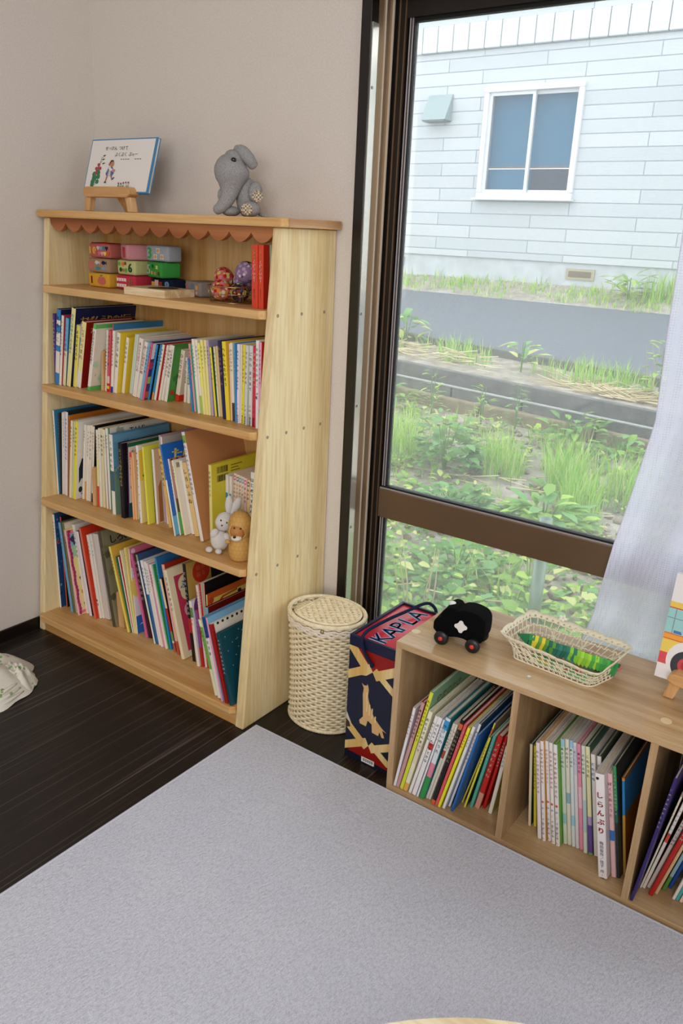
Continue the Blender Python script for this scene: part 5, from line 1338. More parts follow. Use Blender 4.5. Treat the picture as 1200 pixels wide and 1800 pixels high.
        A.rect(.010, d - .01, h - .052, h - .018, 'e4d070'); A.poly([(.02, h - .05), (.06, h - .022), (.12, h - .018), (.12, h - .024), (.065, h - .028), (.03, h - .05)], 'b85a2a'); A.oval(.016, h - .022, .010, .010, 'c04a2a'); A.oval(.055, h - .036, .008, .008, 'b8321e'); A.blob(.13, h - .03, .008, '2a2420', 3)
    elif kind == 'spiral':
        for i in range(8): A.oval(.022 + .018 * i, h - .004, .0045, .0035, '1c1c20')
        A.rect(.0, .008, 0, h, 'a01e1c')
    elif kind == 'kaki':
        A.text('やまのかき', .030, h - .034, .026, .024, '6a4a1e', .02); A.rect(0, d, h - .066, h - .060, 'd8c23c')
    elif kind == 'kako':
        A.blob(th / 2, h * .40, th * .34, 'd8604a', 3, True, j=.2); A.down('かこさとし', th / 2, h * .365, min(.0085, th * .72), .0135 * h / .24, '3a7ac0', True); A.down('おはなしのほん', th / 2, h * .21, min(.008, th * .68), .0125 * h / .24, '2a2a5a', True)
    elif kind == 'shiran':
        A.down('梅田俊作／佳子 作・絵', th / 2, h * .36, .0085, .0088, '4a4444', True, .01); A.blob(th * .28, h * .955, th * .17, '2a2428', 3, True); A.text('', 0, 0, .01, .01, '000000')
    elif kind == 'bluetop': A.rect(0, d, h * .62, h * .97, '2f78b4')
    elif kind == 'en': A.down('えんどれる', th / 2, h * .955, th * .42, h * .040, 'e8c06a', True, .02); A.down('あそびたいぶっく', th / 2, h * .31, th * .24, h * .022, '7a2018', True, .01)
    elif kind == 'greenpic':
        A.blob(.012, h * .62, .010, 'd89a3a', 3); A.blob(.010, h * .45, .008, 'b8321e', 4); A.blob(.012, h * .24, .009, '2a4a3a', 5)
BIGTITLE = {'shiran': .62}
def make_bookend(lab, x, y, z, lean, h, w_):
    a = math.radians(lean)
    mb = MB(); mb.prism([(0, 0), (.12, 0), (.12, h * .45), (.105, h * .8), (.07, h), (.004, h), (0, h - .004)], 'x', 0, w_)
    o = mb.build('bookend', BEECH('z'), bevel=.0012)
    o.location = (x, y, z + .0003 + (w_ * math.sin(a) if a > 0 else 0)); o.rotation_euler = (0, a, 0)
    return tag(o, lab, 'bookend', 'wooden bookends between the picture books')
def make_book(rec):
    row, x, y, th, h, d, lean, sp, cv, txt, tc_, bands, art, lab = rec
    z0, suf, grp = ROWS[row]
    if art == 'bookend': return make_bookend(lab + ' ' + suf, x, y, z0, lean, h, th)
    root = bpy.data.objects.new('picture_book', None); COL.objects.link(root); root.empty_display_size = .02
    a = math.radians(lean)
    zz = z0 + .0003 + (th * math.sin(a) if a > 0 else 0)
    root.location = (x, y, zz); root.rotation_euler = (0, a, 0)
    tag(root, lab + ' ' + suf, 'book', grp)
    cth = .0021 if th > .008 else (.0012 if th > .005 else .0007)
    r = min(.0022, th * .3)
    prof = [(0, d), (0, r), (r * .3, r * .3), (r, 0), (th - r, 0), (th - r * .3, r * .3), (th, r), (th, d), (th - cth, d), (th - cth, cth), (cth, cth), (cth, d)]
    cuts = sorted(set([0, 1] + [round(v_, 4) for b in bands for v_ in b[:2]]))
    mb = MB(); mats = [cv, sp]; n = len(prof)
    vs = []
    for f in cuts: vs += [(p[0], p[1], f * h) for p in prof]
    mb.v = vs
    for i, (f0, f1) in enumerate(zip(cuts, cuts[1:])):
        c = sp
        for b0, b1, bc in bands:
            if b0 - 1e-4 <= f0 and f1 <= b1 + 1e-4: c = bc
        if c not in mats: mats.append(c)
        ms = mats.index(c)
        for k in range(n):
            k2 = (k + 1) % n
            mb.f.append((i * n + k, i * n + k2, (i + 1) * n + k2, (i + 1) * n + k)); mb.m.append(ms if 1 <= k <= 5 else 0)
    b = (len(cuts) - 1) * n
    for q4 in ((0, 1, 10, 11), (1, 2, 3, 10), (3, 4, 9, 10), (4, 5, 6, 9), (6, 7, 8, 9)):
        mb.f.append(tuple(q4)[::-1]); mb.m.append(0); mb.f.append(tuple(b + k for k in q4)); mb.m.append(0)
    mb.build('cover', [cm(c, .38) for c in mats], root)
    e = min(.0028, h * .02)
    MB().box(cth + .00005, th - cth - .00005, cth + .0001, d - .003, e, h - e).build('pages', PAGE, root)
    if txt:
        tb_ = MB(); nch = sum(.5 if ch == ' ' else 1 for ch in txt)
        big = art == 'shiran'
        avail = h * (.50 if not big else .42) if art not in ('kako', 'pub', 'en') else h * (.50 if art != 'en' else .36)
        pitch = min(avail / nch, th * 1.25 if th > .006 else th * 2.0)
        pitch = max(pitch, min(avail / nch, .0085))
        size = min(th * .82, pitch * 1.02)
        top = h * (.93 if art not in ('notes', 'en', 'shiran') and not art.startswith('tag') else (.90 if art == 'notes' else .84 if art == 'shiran' else .76 if art == 'en' else .87))
        if art.startswith('label'): top = h * .45; pitch = min(pitch, h * .12)
        text_down(tb_, txt, th / 2, top, size, pitch, lambda p, q_: (p, -.0005, q_), 0, .05 if big else .025)
        tb_.build('spine_title', cm(tc_, .5), root)
    if art:
        A = Art(th, d, h)
        art_on(A, art, th, d, h, hash(lab) % 99991 if False else sum(map(ord, lab)))
        for m_, nm in ((A.mb, 'cover_picture'), (A.sm, 'spine_picture')):
            if m_.v: m_.build(nm, [cm(c, .42) for c in A.cols], root)
    return root
for rec in BOOKS: make_book(rec)
# ================================================================ things on and in the bookshelf
def facing(x, y):
    """rotation that turns local +X to the right as seen from the middle of the room"""
    return math.atan2(-x, y)
def fuzzy(name, c, c2=None, sc=260, st=.6, rough=.95):
    m = mat(name, c, rough, .1)
    t = NT(m); n = t.noise(t.coords((1, 1, 1)), sc, 4, .7)
    if c2: t.l(t.ramp(n, [(.35, c2), (.6, c)]), t.b.inputs['Base Color'])
    t.bump(n, st, .003)
    return m

def easel(label, x, y, z, rz, width=.20, s=1.0):
    e = thing('wooden_easel', label, 'easel', (x, y, z), rz)
    w2 = width / 2
    mb = MB()
    mb.prism([(-w2, .046 * s), (-w2 + .016, .037 * s), (w2 - .016, .037 * s), (w2, .046 * s), (w2 - .004, .058 * s), (w2 - .014, .064 * s), (-w2 + .014, .064 * s), (-w2 + .004, .058 * s)], 'y', -.022, .014)
    mb.build('ledge', BEECH('x'), e, bevel=.003)
    for sx in (-1, 1):
        a = sx * w2 * .84; b = sx * w2 * .93
        mb = MB()
        mb.prism([(a - .0115, .0385 * s), (a + .0115, .0385 * s), (b + .0105, .001), (b - .0105, .001)], 'y', -.016, .004)
        mb.build('leg', BEECH('z'), e, bevel=.0025)
    mb = MB(); mb.prism([(-.016, .002), (.006, .045 * s), (.020, .045 * s), (.056, .001), (.044, .001)][0:0] or [(.008, .060 * s), (.020, .060 * s), (.066, .001), (.052, .001)], 'x', -.010, .010)
    mb.build('rear_leg', BEECH('z'), e, bevel=.002)
    return e
easel('small wooden easel on the bookshelf top, under the soap book', -1.893, 1.530, 1.2732, 0, .196)
def flatbook(name, label, x, y, z, rx, w_, h_, t_, edge, parts):
    b = thing(name, label, 'book', (x, y, z)); b.rotation_euler = (rx, 0, 0)
    mb = MB(); mb.box(-w_ / 2, w_ / 2, 0, .0018, 0, h_); mb.box(-w_ / 2, w_ / 2, t_ - .0018, t_, 0, h_); mb.box(w_ / 2 - .0018, w_ / 2, .0018, t_ - .0018, 0, h_) if edge[1] == 'r' else mb.box(-w_ / 2, -w_ / 2 + .0018, .0018, t_ - .0018, 0, h_)
    mb.build('cover', cm(edge[0], .3), b, bevel=.0006)
    MB().box(-w_ / 2 + .002, w_ / 2 - .002, .0019, t_ - .0019, .003, h_ - .003).build('pages', PAGE, b)
    return b
sb = flatbook('picture_book', 'blue-edged white book with a walking girl, on the small easel', -1.886, 1.5335, 1.3225, -.30, .268, .146, .010, ('3f86b8', 'l'), None)
fr = MB(); K = [0]; COLS = []
def pmi(c):
    if c not in COLS: COLS.append(c)
    return COLS.index(c)
def pp2(pts, c): K[0] += 1; fr.add([(p[0], -.0003 - K[0] * .00003, p[1]) for p in pts], [tuple(range(len(pts)))], pmi(c))
def pov(a, b, ra, rb, c, n=16): pp2(ellipse_pts(a, b, ra, rb, n), c)
pp2([(-.1305, .004), (.126, .004), (.126, .1425), (-.1305, .1425)], 'ece8e4')
to = lambda a, b: (a, -.0012, b)
text_line(fr, 'せっけん つけて', -.070, .120, .0125, .0125, to, pmi('4a4a4a'), .01)
text_line(fr, 'ぶくぶく ぷゎー', -.026, .103, .0125, .0125, to, pmi('4a4a4a'), .01)
for i in range(9):
    if i not in (4, 5): pp2([(.0 + .0095 * i, .089), (.007 + .0095 * i, .089), (.007 + .0095 * i, .0915), (.0 + .0095 * i, .0915)], '7a7672')
q = random.Random(4)
pp2([(-.0905, .02), (-.0885, .02), (-.078, .095), (-.0795, .095)], '3a6a4a')
for a, b, r_ in ((-.100, .030, .009), (-.096, .040, .010), (-.098, .050, .009), (-.080, .044, .008), (-.082, .054, .008), (-.087, .060, .008), (-.081, .030, .007), (-.1, .022, .008)): pov(a, b, r_, r_ * .9, '2f7a4e')
for a, b, d in ((-.104, .056, -1), (-.098, .078, -1), (-.074, .079, 1), (-.086, .085, -1), (-.078, .09, 1), (-.083, .097, -1), (-.076, .10, 1)): pp2([(a, b), (a + .008, b + .003 * d), (a + .014, b + .002), (a + .007, b - .002)], '2f5a3e')
for a, b in ((-.094, .066), (-.085, .067), (-.077, .066), (-.086, .076), (-.091, .054)): pov(a, b, .0055, .005, 'b8505a', 12); pov(a, b, .002, .002, '6a1f2a', 8)
# walking girl
pp2([(-.048, .030), (-.043, .030), (-.038, .048), (-.044, .048)], 'b9784a'); pp2([(-.022, .036), (-.018, .034), (-.022, .046), (-.029, .046)], 'b9784a')
pp2([(-.052, .0265), (-.041, .0255), (-.042, .030), (-.048, .031)], '3a4a72'); pp2([(-.020, .0335), (-.010, .040), (-.012, .043), (-.022, .037)], '3a4a72')
pp2([(-.040, .070), (-.026, .070), (-.016, .052), (-.024, .045), (-.046, .046), (-.050, .052)], '5f6f9e'); pp2([(-.038, .066), (-.030, .066), (-.028, .046), (-.040, .046)], 'e2dcc8')
for i in range(4): pp2([(-.047 + .008 * i, .047), (-.0455 + .008 * i, .047), (-.036 + .003 * i, .069), (-.037 + .003 * i, .069)], '4a5688')
pp2([(-.041, .066), (-.036, .072), (-.030, .066), (-.020, .061), (-.020, .058), (-.034, .060)], 'ece6e2'); pov(-.019, .0595, .007, .004, 'c9848e', 12)
pov(-.030, .078, .0085, .0082, 'c58a58'); pp2([(-.041, .080), (-.036, .088), (-.026, .088), (-.024, .084), (-.034, .083), (-.036, .076), (-.040, .072)], '3a2a26'); pov(-.040, .077, .004, .004, 'b86a7a', 10)
for i in range(22):
    a = .008 + .052 * q.random(); h_ = .006 + .010 * q.random(); pp2([(a, .012), (a + .0022, .012), (a + .002 * q.uniform(-1, 1), .012 + h_)], q.choice(('2f5a3e', '3f7a4e', '244a34')))
for i in range(5): pov(.012 + .010 * i, .024 + .004 * q.random(), .0028, .0025, '8a3a3a', 10)
fr.build('cover_picture', [cm(c, .35) for c in COLS], sb)

# ---- plush elephant
JER = mat('gray_jersey', '9a9a9c', .95, .1)
t = NT(JER); v = t.coords((900, 900, 260)); n_ = t.noise(v, 1, 3, .7)
t.l(t.ramp(n_, [(.35, '7e7e82'), (.5, '9b9a9b'), (.68, 'b6b4b2')]), t.b.inputs['Base Color']); t.bump(n_, .4, .002)
PAD = mat('checked_pad', 'cdbda4', .9, .1)
t = NT(PAD); ck = t.n('ShaderNodeTexChecker', Scale=230); ck.inputs[1].default_value = rgb('d9cdb6'); ck.inputs[2].default_value = rgb('877668')
t.l(t.coords((1, 1, 1)), ck.inputs[0]); t.l(ck.outputs[0], t.b.inputs['Base Color'])
BLACKG = mat('black_bead', '0c0c0e', .25, .6)
ex, ey = -1.447, 1.548
el = thing('plush_elephant', 'gray jersey plush elephant sitting on the bookshelf top', 'toy', (ex, ey, 1.2732), facing(ex, ey))
S = .00146; O = (415, 377.5)
def q3(u, v, d=0): return ((u - O[0]) * S, d * S, (O[1] - v) * S * .985)
def blob_tube(pts, n=20):
    """soft tube through (u,v,depth,radius) points with rounded ends"""
    P = smoothpath([q3(*p[:3]) for p in pts], 7)
    Rr = []
    k = len(pts)
    rs = [p[3] for p in pts]
    for i in range(len(P)):
        f = i / (len(P) - 1) * (k - 1); a = min(int(f), k - 2); w_ = f - a
        p0, p1, p2, p3 = rs[max(a - 1, 0)], rs[a], rs[a + 1], rs[min(a + 2, k - 1)]
        Rr.append(S * .5 * (2 * p1 + (p2 - p0) * w_ + (2 * p0 - 5 * p1 + 4 * p2 - p3) * w_ ** 2 + (3 * p1 - p0 - 3 * p2 + p3) * w_ ** 3))
    d0 = (P[0] - P[1]).normalized(); d1 = (P[-1] - P[-2]).normalized()
    for a in (.5, .85, .99): P.insert(0, P[0] + d0 * 0) if False else None
    hp, hr = [], []
    for an in (85, 65, 45, 22): hp.append(P[0] + d0 * Rr[0] * math.sin(math.radians(an)) * .75); hr.append(Rr[0] * math.cos(math.radians(an)))
    tp, tr_ = [], []
    for an in (22, 45, 65, 85): tp.append(P[-1] + d1 * Rr[-1] * math.sin(math.radians(an)) * .75); tr_.append(Rr[-1] * math.cos(math.radians(an)))
    return MB().tube(hp + P + tp, hr + Rr + tr_, n)
blob_tube([(411, 287, 1, 18), (408, 296, 0, 26), (406, 306, -1, 29), (404.5, 317, -2, 26.5), (403.5, 329, -3, 19.5), (401.5, 341, -4, 14.5), (396.5, 353, -5, 11.8), (388.5, 363, -6, 9.8), (381.5, 368, -6, 8)]).build('head_and_trunk', JER, el, smooth=True)
MB().ell(q3(431, 346, 10), (18.5 * S, 18 * S, 32 * S)).build('body', JER, el, smooth=True)
mb = blob_tube([(414, 272, -2, 6), (422, 275, -8, 9), (432, 285, -10, 10), (440, 295, -6, 8.5)]); mb.build('ear', JER, el, smooth=True)
blob_tube([(404, 280, 22, 5), (405, 292, 28, 9), (404, 304, 26, 8)]).build('ear', JER, el, smooth=True)
for nm, c, r_, ro in (('arm', (444, 337, -8), (11.5, 11, 16.5), 8), ('arm', (388, 344, 14), (6, 7, 10.5), 0), ('leg', (436, 364.5, -14), (17, 17, 12.5), 0), ('leg', (404, 369, 6), (16, 15, 8.3), 0)):
    o = MB().ell(q3(*c), tuple(a * S for a in r_), rotm('Y', ro)).build(nm, JER, el, smooth=True)
    if c[0] > 430:
        pc = (447.5, 344.5, -17.5) if nm == 'arm' else (430, 366, -28)
        MB().ell(q3(*pc), (10 * S, 4.5 * S, 9.8 * S), rotm('Z', -14)).build('foot_pad', PAD, o, smooth=True)
blob_tube([(452, 371, 4, 3.5), (460, 374, 4, 2.4), (467, 376, 4, 1.5)]).build('tail', JER, el, smooth=True)
MB().ell(q3(409, 290.5, -24.0), (4.4 * S, 3.0 * S, 3.8 * S), rotm('Y', 20)).build('eye', BLACKG, el, smooth=True)
MB().ell(q3(397, 288, 23), (3.9 * S, 2.6 * S, 3.5 * S)).build('eye', BLACKG, el, smooth=True)

# ---- felt number blocks
def felt_block(label, c, x, y, z, rz, w_=.092, d_=.05, h_=.040, num='', ncol='', npos=0, nsz=.03, shapes=(), top=None):
    e = thing('felt_block', label, 'toy block', (x, y, z), math.radians(rz), 'felt number blocks on the top shelf')
    mb = MB(); mb.box(-w_ / 2, w_ / 2, -d_ / 2, d_ / 2, .0006, h_ - .0006)
    o = mb.build('cushion', fuzzy('felt_' + c, c, None, 300, .8), e, smooth=True, bevel=.007, seg=4)
    yf = -d_ / 2 - .0002
    if num:
        nb = MB()
        text_line(nb, num, npos - nsz * .34 * len(num), h_ * .5, nsz, nsz * .68, lambda a, b: (a, yf - .0006, b), 0, .05)
        nb2 = MB()
        text_line(nb2, num, npos - nsz * .34 * len(num), h_ * .5, nsz, nsz * .68, lambda a, b: (a, yf, b), 0, .05)
        nb.v += nb2.v; off = len(nb.v) - len(nb2.v); nb.f += [tuple(i + off for i in f) for f in nb2.f]; nb.m += nb2.m
        nb.build('number', fuzzy('felt_' + ncol, ncol, None, 300, .6), e)
    if shapes:
        cols = []; sb_ = MB()
        for k, (kind, a, b, r_, col) in enumerate(shapes):
            if col not in cols: cols.append(col)
            mi = cols.index(col)
            if kind == 'o': pts = ellipse_pts(a, b, r_, r_, 14)
            elif kind == 'O': pts = ellipse_pts(a, b, r_ * 1.7, r_, 16)
            elif kind == 'f': pts = [(a - r_ * 1.5, b), (a - r_ * .6, b + r_ * .8), (a + r_ * .5, b + r_ * .6), (a + r_, b + r_ * .1), (a + r_ * 1.6, b + r_ * .7), (a + r_ * 1.6, b - r_ * .7), (a + r_, b - r_ * .1), (a + r_ * .5, b - r_ * .6), (a - r_ * .6, b - r_ * .8)]
            elif kind == 'h': pts = [(a, b - r_), (a + r_, b + r_ * .1), (a + r_ * .9, b + r_ * .7), (a + r_ * .45, b + r_ * .9), (a, b + r_ * .5), (a - r_ * .45, b + r_ * .9), (a - r_ * .9, b + r_ * .7), (a - r_, b + r_ * .1)]
            elif kind == 'x': pts = [(a + r_ * (1 if i % 2 else .62) * math.cos(PI / 4 * i), b + r_ * (1 if i % 2 else .62) * math.sin(PI / 4 * i)) for i in range(8)]
            elif kind == 't': pts = [(a - r_, b - r_), (a + r_, b - r_), (a + r_, b + r_), (a - r_, b + r_)]
            sb_.prism(pts, 'y', yf + .0002, yf - .0007 - .0001 * k * .3, mi)
        sb_.build('felt_picture', [fuzzy('felt_' + c_, c_, None, 300, .6) for c_ in cols], e)
    if top: MB().box(-w_ / 2 + .006, w_ / 2 - .006, -d_ / 2 + .004, d_ / 2 - .004, h_ - .0005, h_ + .0012).build('top_patch', fuzzy('felt_' + top, top, None, 300, .6), e, bevel=.001)
    return e
Z1 = 1.0697
hc = ['d4c4cc', '7fa4bc', '4a8294', '252c54', 'c85a6a', 'd47a84', 'e6a4b0', 'ead86a', 'd8662e']
felt_block('yellow felt block with brown 1 and peach, bottom of the left stack', 'e2ac3e', -1.972, 1.557, Z1, 0, num='1', ncol='7a2f14', npos=-.028, shapes=(('O', .016, .018, .0105, 'c97468'), ('o', .010, .020, .010, 'd0705f'), ('o', .022, .020, .010, 'd0705f'), ('f', .014, .033, .0035, '6a9a4a')))
felt_block('tan felt block with four felt fish, middle of the left stack', 'a98a6c', -1.967, 1.556, Z1 + .0405, 1, shapes=(('t', -.032, .020, .0105, 'c47468'), ('f', -.004, .028, .0068, 'd4ccc4'), ('f', .024, .028, .0068, '26284e'), ('f', -.002, .0125, .0068, '4a8894'), ('f', .024, .0125, .0068, '8a9cb8')))
felt_block('rose felt block with yellow 10 and hearts, top of the left stack', 'bf6a62', -1.961, 1.556, Z1 + .081, -1, num='10', ncol='e8b84a', npos=-.029, nsz=.028, top='a8281e', shapes=tuple(('h', -.002 + .0125 * i, .0265, .0062, hc[i]) for i in range(4)) + tuple(('h', -.010 + .0125 * i, .0125, .0062, hc[4 + i]) for i in range(5)))
felt_block('hot pink felt block with flowers and brown 8, bottom of the middle stack', 'cf3a52', -1.866, 1.574, Z1, -2, .082, .062, num='8', ncol='a2684e', npos=.022, nsz=.033, shapes=tuple(('x', -.034 + .011 * i, b, .0062, 'ece4dc') for i in range(4) for b in (.027, .0115)))
felt_block('pale green felt block with dark green 6, middle of the middle stack', 'c9ca8c', -1.861, 1.572, Z1 + .0405, -3, .080, .06, num='6', ncol='1f5a34', npos=.020, nsz=.034, shapes=(('o', -.028, .029, .0055, '6aa84a'), ('o', -.012, .029, .006, 'd8823a'), ('o', -.001, .031, .0045, '8a4a2a'), ('o', -.022, .0135, .006, '1f5a34'), ('o', -.011, .0125, .0048, 'b0764a'), ('o', .001, .0125, .006, '6aa84a')))
felt_block('pink felt block with rose side picture, top of the middle stack', 'd39298', -1.852, 1.572, Z1 + .081, -24, .062, .070, .042, shapes=(('t', .004, .020, .0135, 'c0505a'), ('o', .004, .027, .007, 'b8424e')))
felt_block('navy felt block with light blue 9, bottom of the right stack', '1a2038', -1.738, 1.585, Z1, -6, .094, .05, num='9', ncol='7396b4', npos=.026, nsz=.036, shapes=(('t', -.036, .022, .007, 'd8a04a'), ('t', -.020, .026, .008, 'd8b0a8'), ('t', -.020, .012, .004, 'd8b0a8'), ('t', -.004, .022, .008, '8a3a26')))
felt_block('green felt block with gray 5 and flowers, middle of the right stack', '3f9a44', -1.742, 1.573, Z1 + .0405, -14, .082, .062, .042, num='5', ncol='b4bcb4', npos=-.028, nsz=.036, shapes=(('x', -.004, .030, .0068, '1f5a34'), ('x', .018, .028, .0068, 'd8cf6a'), ('x', -.010, .013, .006, 'd89a4a'), ('x', .008, .012, .006, 'b0826a'), ('x', .028, .012, .007, '7a3a1e')))
felt_block('gray blue felt block with green 3 and daisies, top of the right stack', 'a4aab2', -1.738, 1.571, Z1 + .083, -4, .096, .048, .042, num='3', ncol='4aa84a', npos=-.031, nsz=.040, shapes=tuple(('x', a, b, .0095, 'd8d4d0') for a, b in ((.006, .028), (-.006, .012), (.022, .013))) + tuple(('o', a, b, .0048, 'dc9a4a') for a, b in ((.006, .028), (-.006, .012), (.022, .013))))
felt_block('speckled gray felt block with pink 7, lying right of the stacks', '8f867e', -1.615, 1.600, Z1, -13, .078, .076, .040, num='7', ncol='c86a7c', npos=-.026, nsz=.031, shapes=(('t', .002, .026, .007, '6a7a9a'), ('o', .002, .013, .006, '6a4a7a'), ('x', .022, .024, .008, 'd8a04a'), ('t', .022, .011, .004, 'cfa0a0')))
tr = thing('wooden_tray', 'low pale wood block with a round dark hollow in front of the felt blocks', 'wooden block', (-1.690, 1.507, Z1))
tm = MB(); hx_, hy_, hz_ = .0785, .052, .0195
n_ = 40; vs = [(-hx_, -hy_, hz_), (hx_, -hy_, hz_), (hx_, hy_, hz_), (-hx_, hy_, hz_)]
cxr, cyr, rr_ = .012, .004, .040
vs += [(cxr + rr_ * math.cos(2 * PI * i / n_ - 3 * PI / 4), cyr + rr_ * math.sin(2 * PI * i / n_ - 3 * PI / 4), hz_) for i in range(n_)]
fs = []
for c_ in range(4):
    for i in range(n_ // 4):
        k = c_ * n_ // 4 + i; fs.append((c_, 4 + (k + 1) % n_, 4 + k)[::-1] if False else (c_, 4 + (k + 1) % n_, 4 + k))
    fs.append((c_, (c_ + 1) % 4, 4 + ((c_ + 1) * n_ // 4) % n_))
tm.add(vs, fs)
tm.add([(-hx_, -hy_, .0), (hx_, -hy_, .0), (hx_, hy_, .0), (-hx_, hy_, .0), (-hx_, -hy_, hz_), (hx_, -hy_, hz_), (hx_, hy_, hz_), (-hx_, hy_, hz_)], [(3, 2, 1, 0), (0, 1, 5, 4), (1, 2, 6, 5), (2, 3, 7, 6), (3, 0, 4, 7)])
tm.build('block', BEECH('x') if False else wood('ply_side', 'd9bd8c', 'e8d2a8', 'eedcb8', 'x', 120, .5, 16), tr)
MB().lathe([(.001, .012), (rr_, .012), (rr_, hz_)], (cxr, cyr, 0), 40).build('hollow', wood('dark_hollow', '4a2a16', '5f3820', '6f4628', 'x', 80, .4), tr)

# ---- wire bowl of fabric balls
wb = thing('wire_bowl', 'round wire bowl holding patchwork fabric balls on the top shelf', 'bowl', (-1.456, 1.545, Z1)); wb.scale = (1.17, 1.17, 1.0)
WIRE = mat('gold_wire', 'b49a72', .28, .5, .9)
mb = MB()
for r_, z, w_ in ((.057, .040, .0016), (.050, .0016, .0015), (.054, .022, .0009)):
    mb.tube([(r_ * math.cos(2 * PI * k / 48), r_ * math.sin(2 * PI * k / 48), z) for k in range(48)], w_, 6, closed=True)
mb.build('ring', WIRE, wb, smooth=True)
mb = MB()
for k in range(14):
    a = 2 * PI * k / 14
    mb.tube([(.050 * math.cos(a), .050 * math.sin(a), .0016), (.057 * math.cos(a), .057 * math.sin(a), .040)], .0008, 5)
for k in range(6):
    x_ = -.042 + .0168 * k; h_ = math.sqrt(.050 ** 2 - x_ ** 2); mb.tube([(x_, -h_, .0016), (x_, h_, .0016)], .0008, 5)
mb.build('wire', WIRE, wb, smooth=True)
def floral(name, bg, cols, sc=70, th=.42):
    m = mat(name, bg, .9, .1); t = NT(m); v = t.coords((1, 1, 1))
    vo = t.n('ShaderNodeTexVoronoi', Scale=sc); t.l(v, vo.inputs['Vector'])
    sp_ = t.n('ShaderNodeSeparateColor'); t.l(vo.outputs['Color'], sp_.inputs[0])
    k = len(cols); rp_ = t.ramp(sp_.outputs[0], [(i / k, c) for i, c in enumerate(cols)]); rp_.node.color_ramp.interpolation = 'CONSTANT'
    mk = t.ramp(vo.outputs['Distance'], [(th, (1, 1, 1, 1)), (th + .06, (0, 0, 0, 1))])
    t.l(t.mix(mk, bg, rp_), t.b.inputs['Base Color'])
    return m
RED1 = floral('red_floral', 'c06a5a', ['b8242a', 'c8384a', 'd87a8a', 'a81f24', 'c8c46a', 'd88a3a', 'e0d4c4'], 110, .55)
PUR = floral('purple_floral', '8a7292', ['a894b0', 'd8ccd8', '5a4a62', '8a7292', 'b89ab0'], 100, .42)
BRN = floral('brown_dotted', '4a2a28', ['cfc0a0', 'cfc0a0', 'b8a888'], 150, .26)
MUL = floral('dark_floral', '3a2a26', ['8a3a2a', '5a7a7a', 'c8b89a', 'a85a4a', '4a5a7a', 'b89a4a'], 110, .5)
def ball(label, x, y, z, r_, m1, m2, rot):
    e = thing('fabric_ball', label, 'fabric ball', (x, y, z), 0, 'patchwork fabric balls in the wire bowl')
    e.rotation_euler = rot
    for k, mm in ((0, m1), (1, m2)):
        mb = MB(); n = 24; kk = 8; vs = []; fs = []
        for i in range(kk + 1):
            th_ = PI * i / kk
            for j in range(n // 2 + 1):
                ph = PI * j / (n // 2) + PI * k
                rr = r_ * (1 - .05 * abs(math.sin(2 * ph)) ** 4)
                vs.append((rr * math.sin(th_) * math.cos(ph), rr * math.sin(th_) * math.sin(ph), rr * .92 * math.cos(th_)))
        w_ = n // 2 + 1
        for i in range(kk):
            for j in range(n // 2): fs.append((i * w_ + j, (i + 1) * w_ + j, (i + 1) * w_ + j + 1, i * w_ + j + 1))
        mb.add(vs, fs); mb.build('fabric_panel', mm, e, smooth=True)
bx0, by0 = -1.456, 1.545
ball('red floral ball lying lowest in the bowl at its front left', bx0 - .018, by0 - .027, Z1 + .0300, .0275, RED1, RED1, (.4, .3, .2))
ball('red and lime floral ball on top at the left of the bowl', bx0 - .044, by0 + .010, Z1 + .0560, .0275, RED1, RED1, (1.2, .2, 2.2))
ball('purple floral ball at the back centre of the bowl', bx0 + .010, by0 + .026, Z1 + .0500, .0285, PUR, PUR, (.2, .5, .4))
ball('brown dotted and lilac ball, highest at the right of the bowl', bx0 + .044, by0 - .004, Z1 + .0760, .0285, BRN, PUR, (.5, -.5, -.2))
ball('dark multicolour floral ball at the right bottom of the bowl', bx0 + .035, by0 - .018, Z1 + .0275, .0250, MUL, MUL, (.2, .1, .6))

# ---- white rabbit toy
def pixtoy(name, label, x, y, z, s, o):
    e = thing(name, label, 'toy', (x, y, z), facing(x, y))
    return e, (lambda u, v, d=0: ((u - o[0]) * s, d * s, (o[1] - v) * s * 1.05)), s
TER = fuzzy('white_terry', 'f6f2ee', 'ebe6e0', 700, .9)
rb, qq, s_ = pixtoy('plush_rabbit', 'white terry rabbit toy sitting before the yellow barcode book', -1.402, 1.432, .4407, .00150, (385.5, 969.5))
MB().ell(qq(385.8, 950.5, 0), (16.2 * s_, 13.5 * s_, 19.0 * s_)).build('body', TER, rb, smooth=True)
MB().ell(qq(393.5, 917, -1), (15.2 * s_, 13.5 * s_, 17.5 * s_), rotm('Y', 22)).build('head', TER, rb, smooth=True)
for c_, r_, an in (((402.0, 889, 2), (7.0, 5.2, 17.5), 2), ((413.5, 892, 2), (7.6, 5.2, 18.5), 22)):
    MB().ell(qq(*c_), tuple(a * s_ for a in r_), rotm('Y', an)).build('ear', TER, rb, smooth=True)
for c_, r_, an in (((376.5, 936, -5), (7, 6, 9), 35), ((399, 943, -7), (6.5, 6, 9), -30)): MB().ell(qq(*c_), tuple(a * s_ for a in r_), rotm('Y', an)).build('arm', TER, rb, smooth=True)
for c_ in ((367, 964.3, -7), (383.5, 965.2, -14)): MB().ell(qq(*c_), (6.2 * s_, 7 * s_, 4.9 * s_)).build('foot', TER, rb, smooth=True)
for c_ in ((397.8, 914.8, -13.8), (387.8, 911, -12.9)): MB().ell(qq(*c_), (1.35 * s_, 1 * s_, 1.7 * s_)).build('eye', BLACKG, rb, smooth=True)
MB().ell(qq(389.4, 919.4, -14.1), (1.7 * s_, 1 * s_, 1.5 * s_)).build('nose', mat('gray_nose', '4a4644', .6), rb, smooth=True)
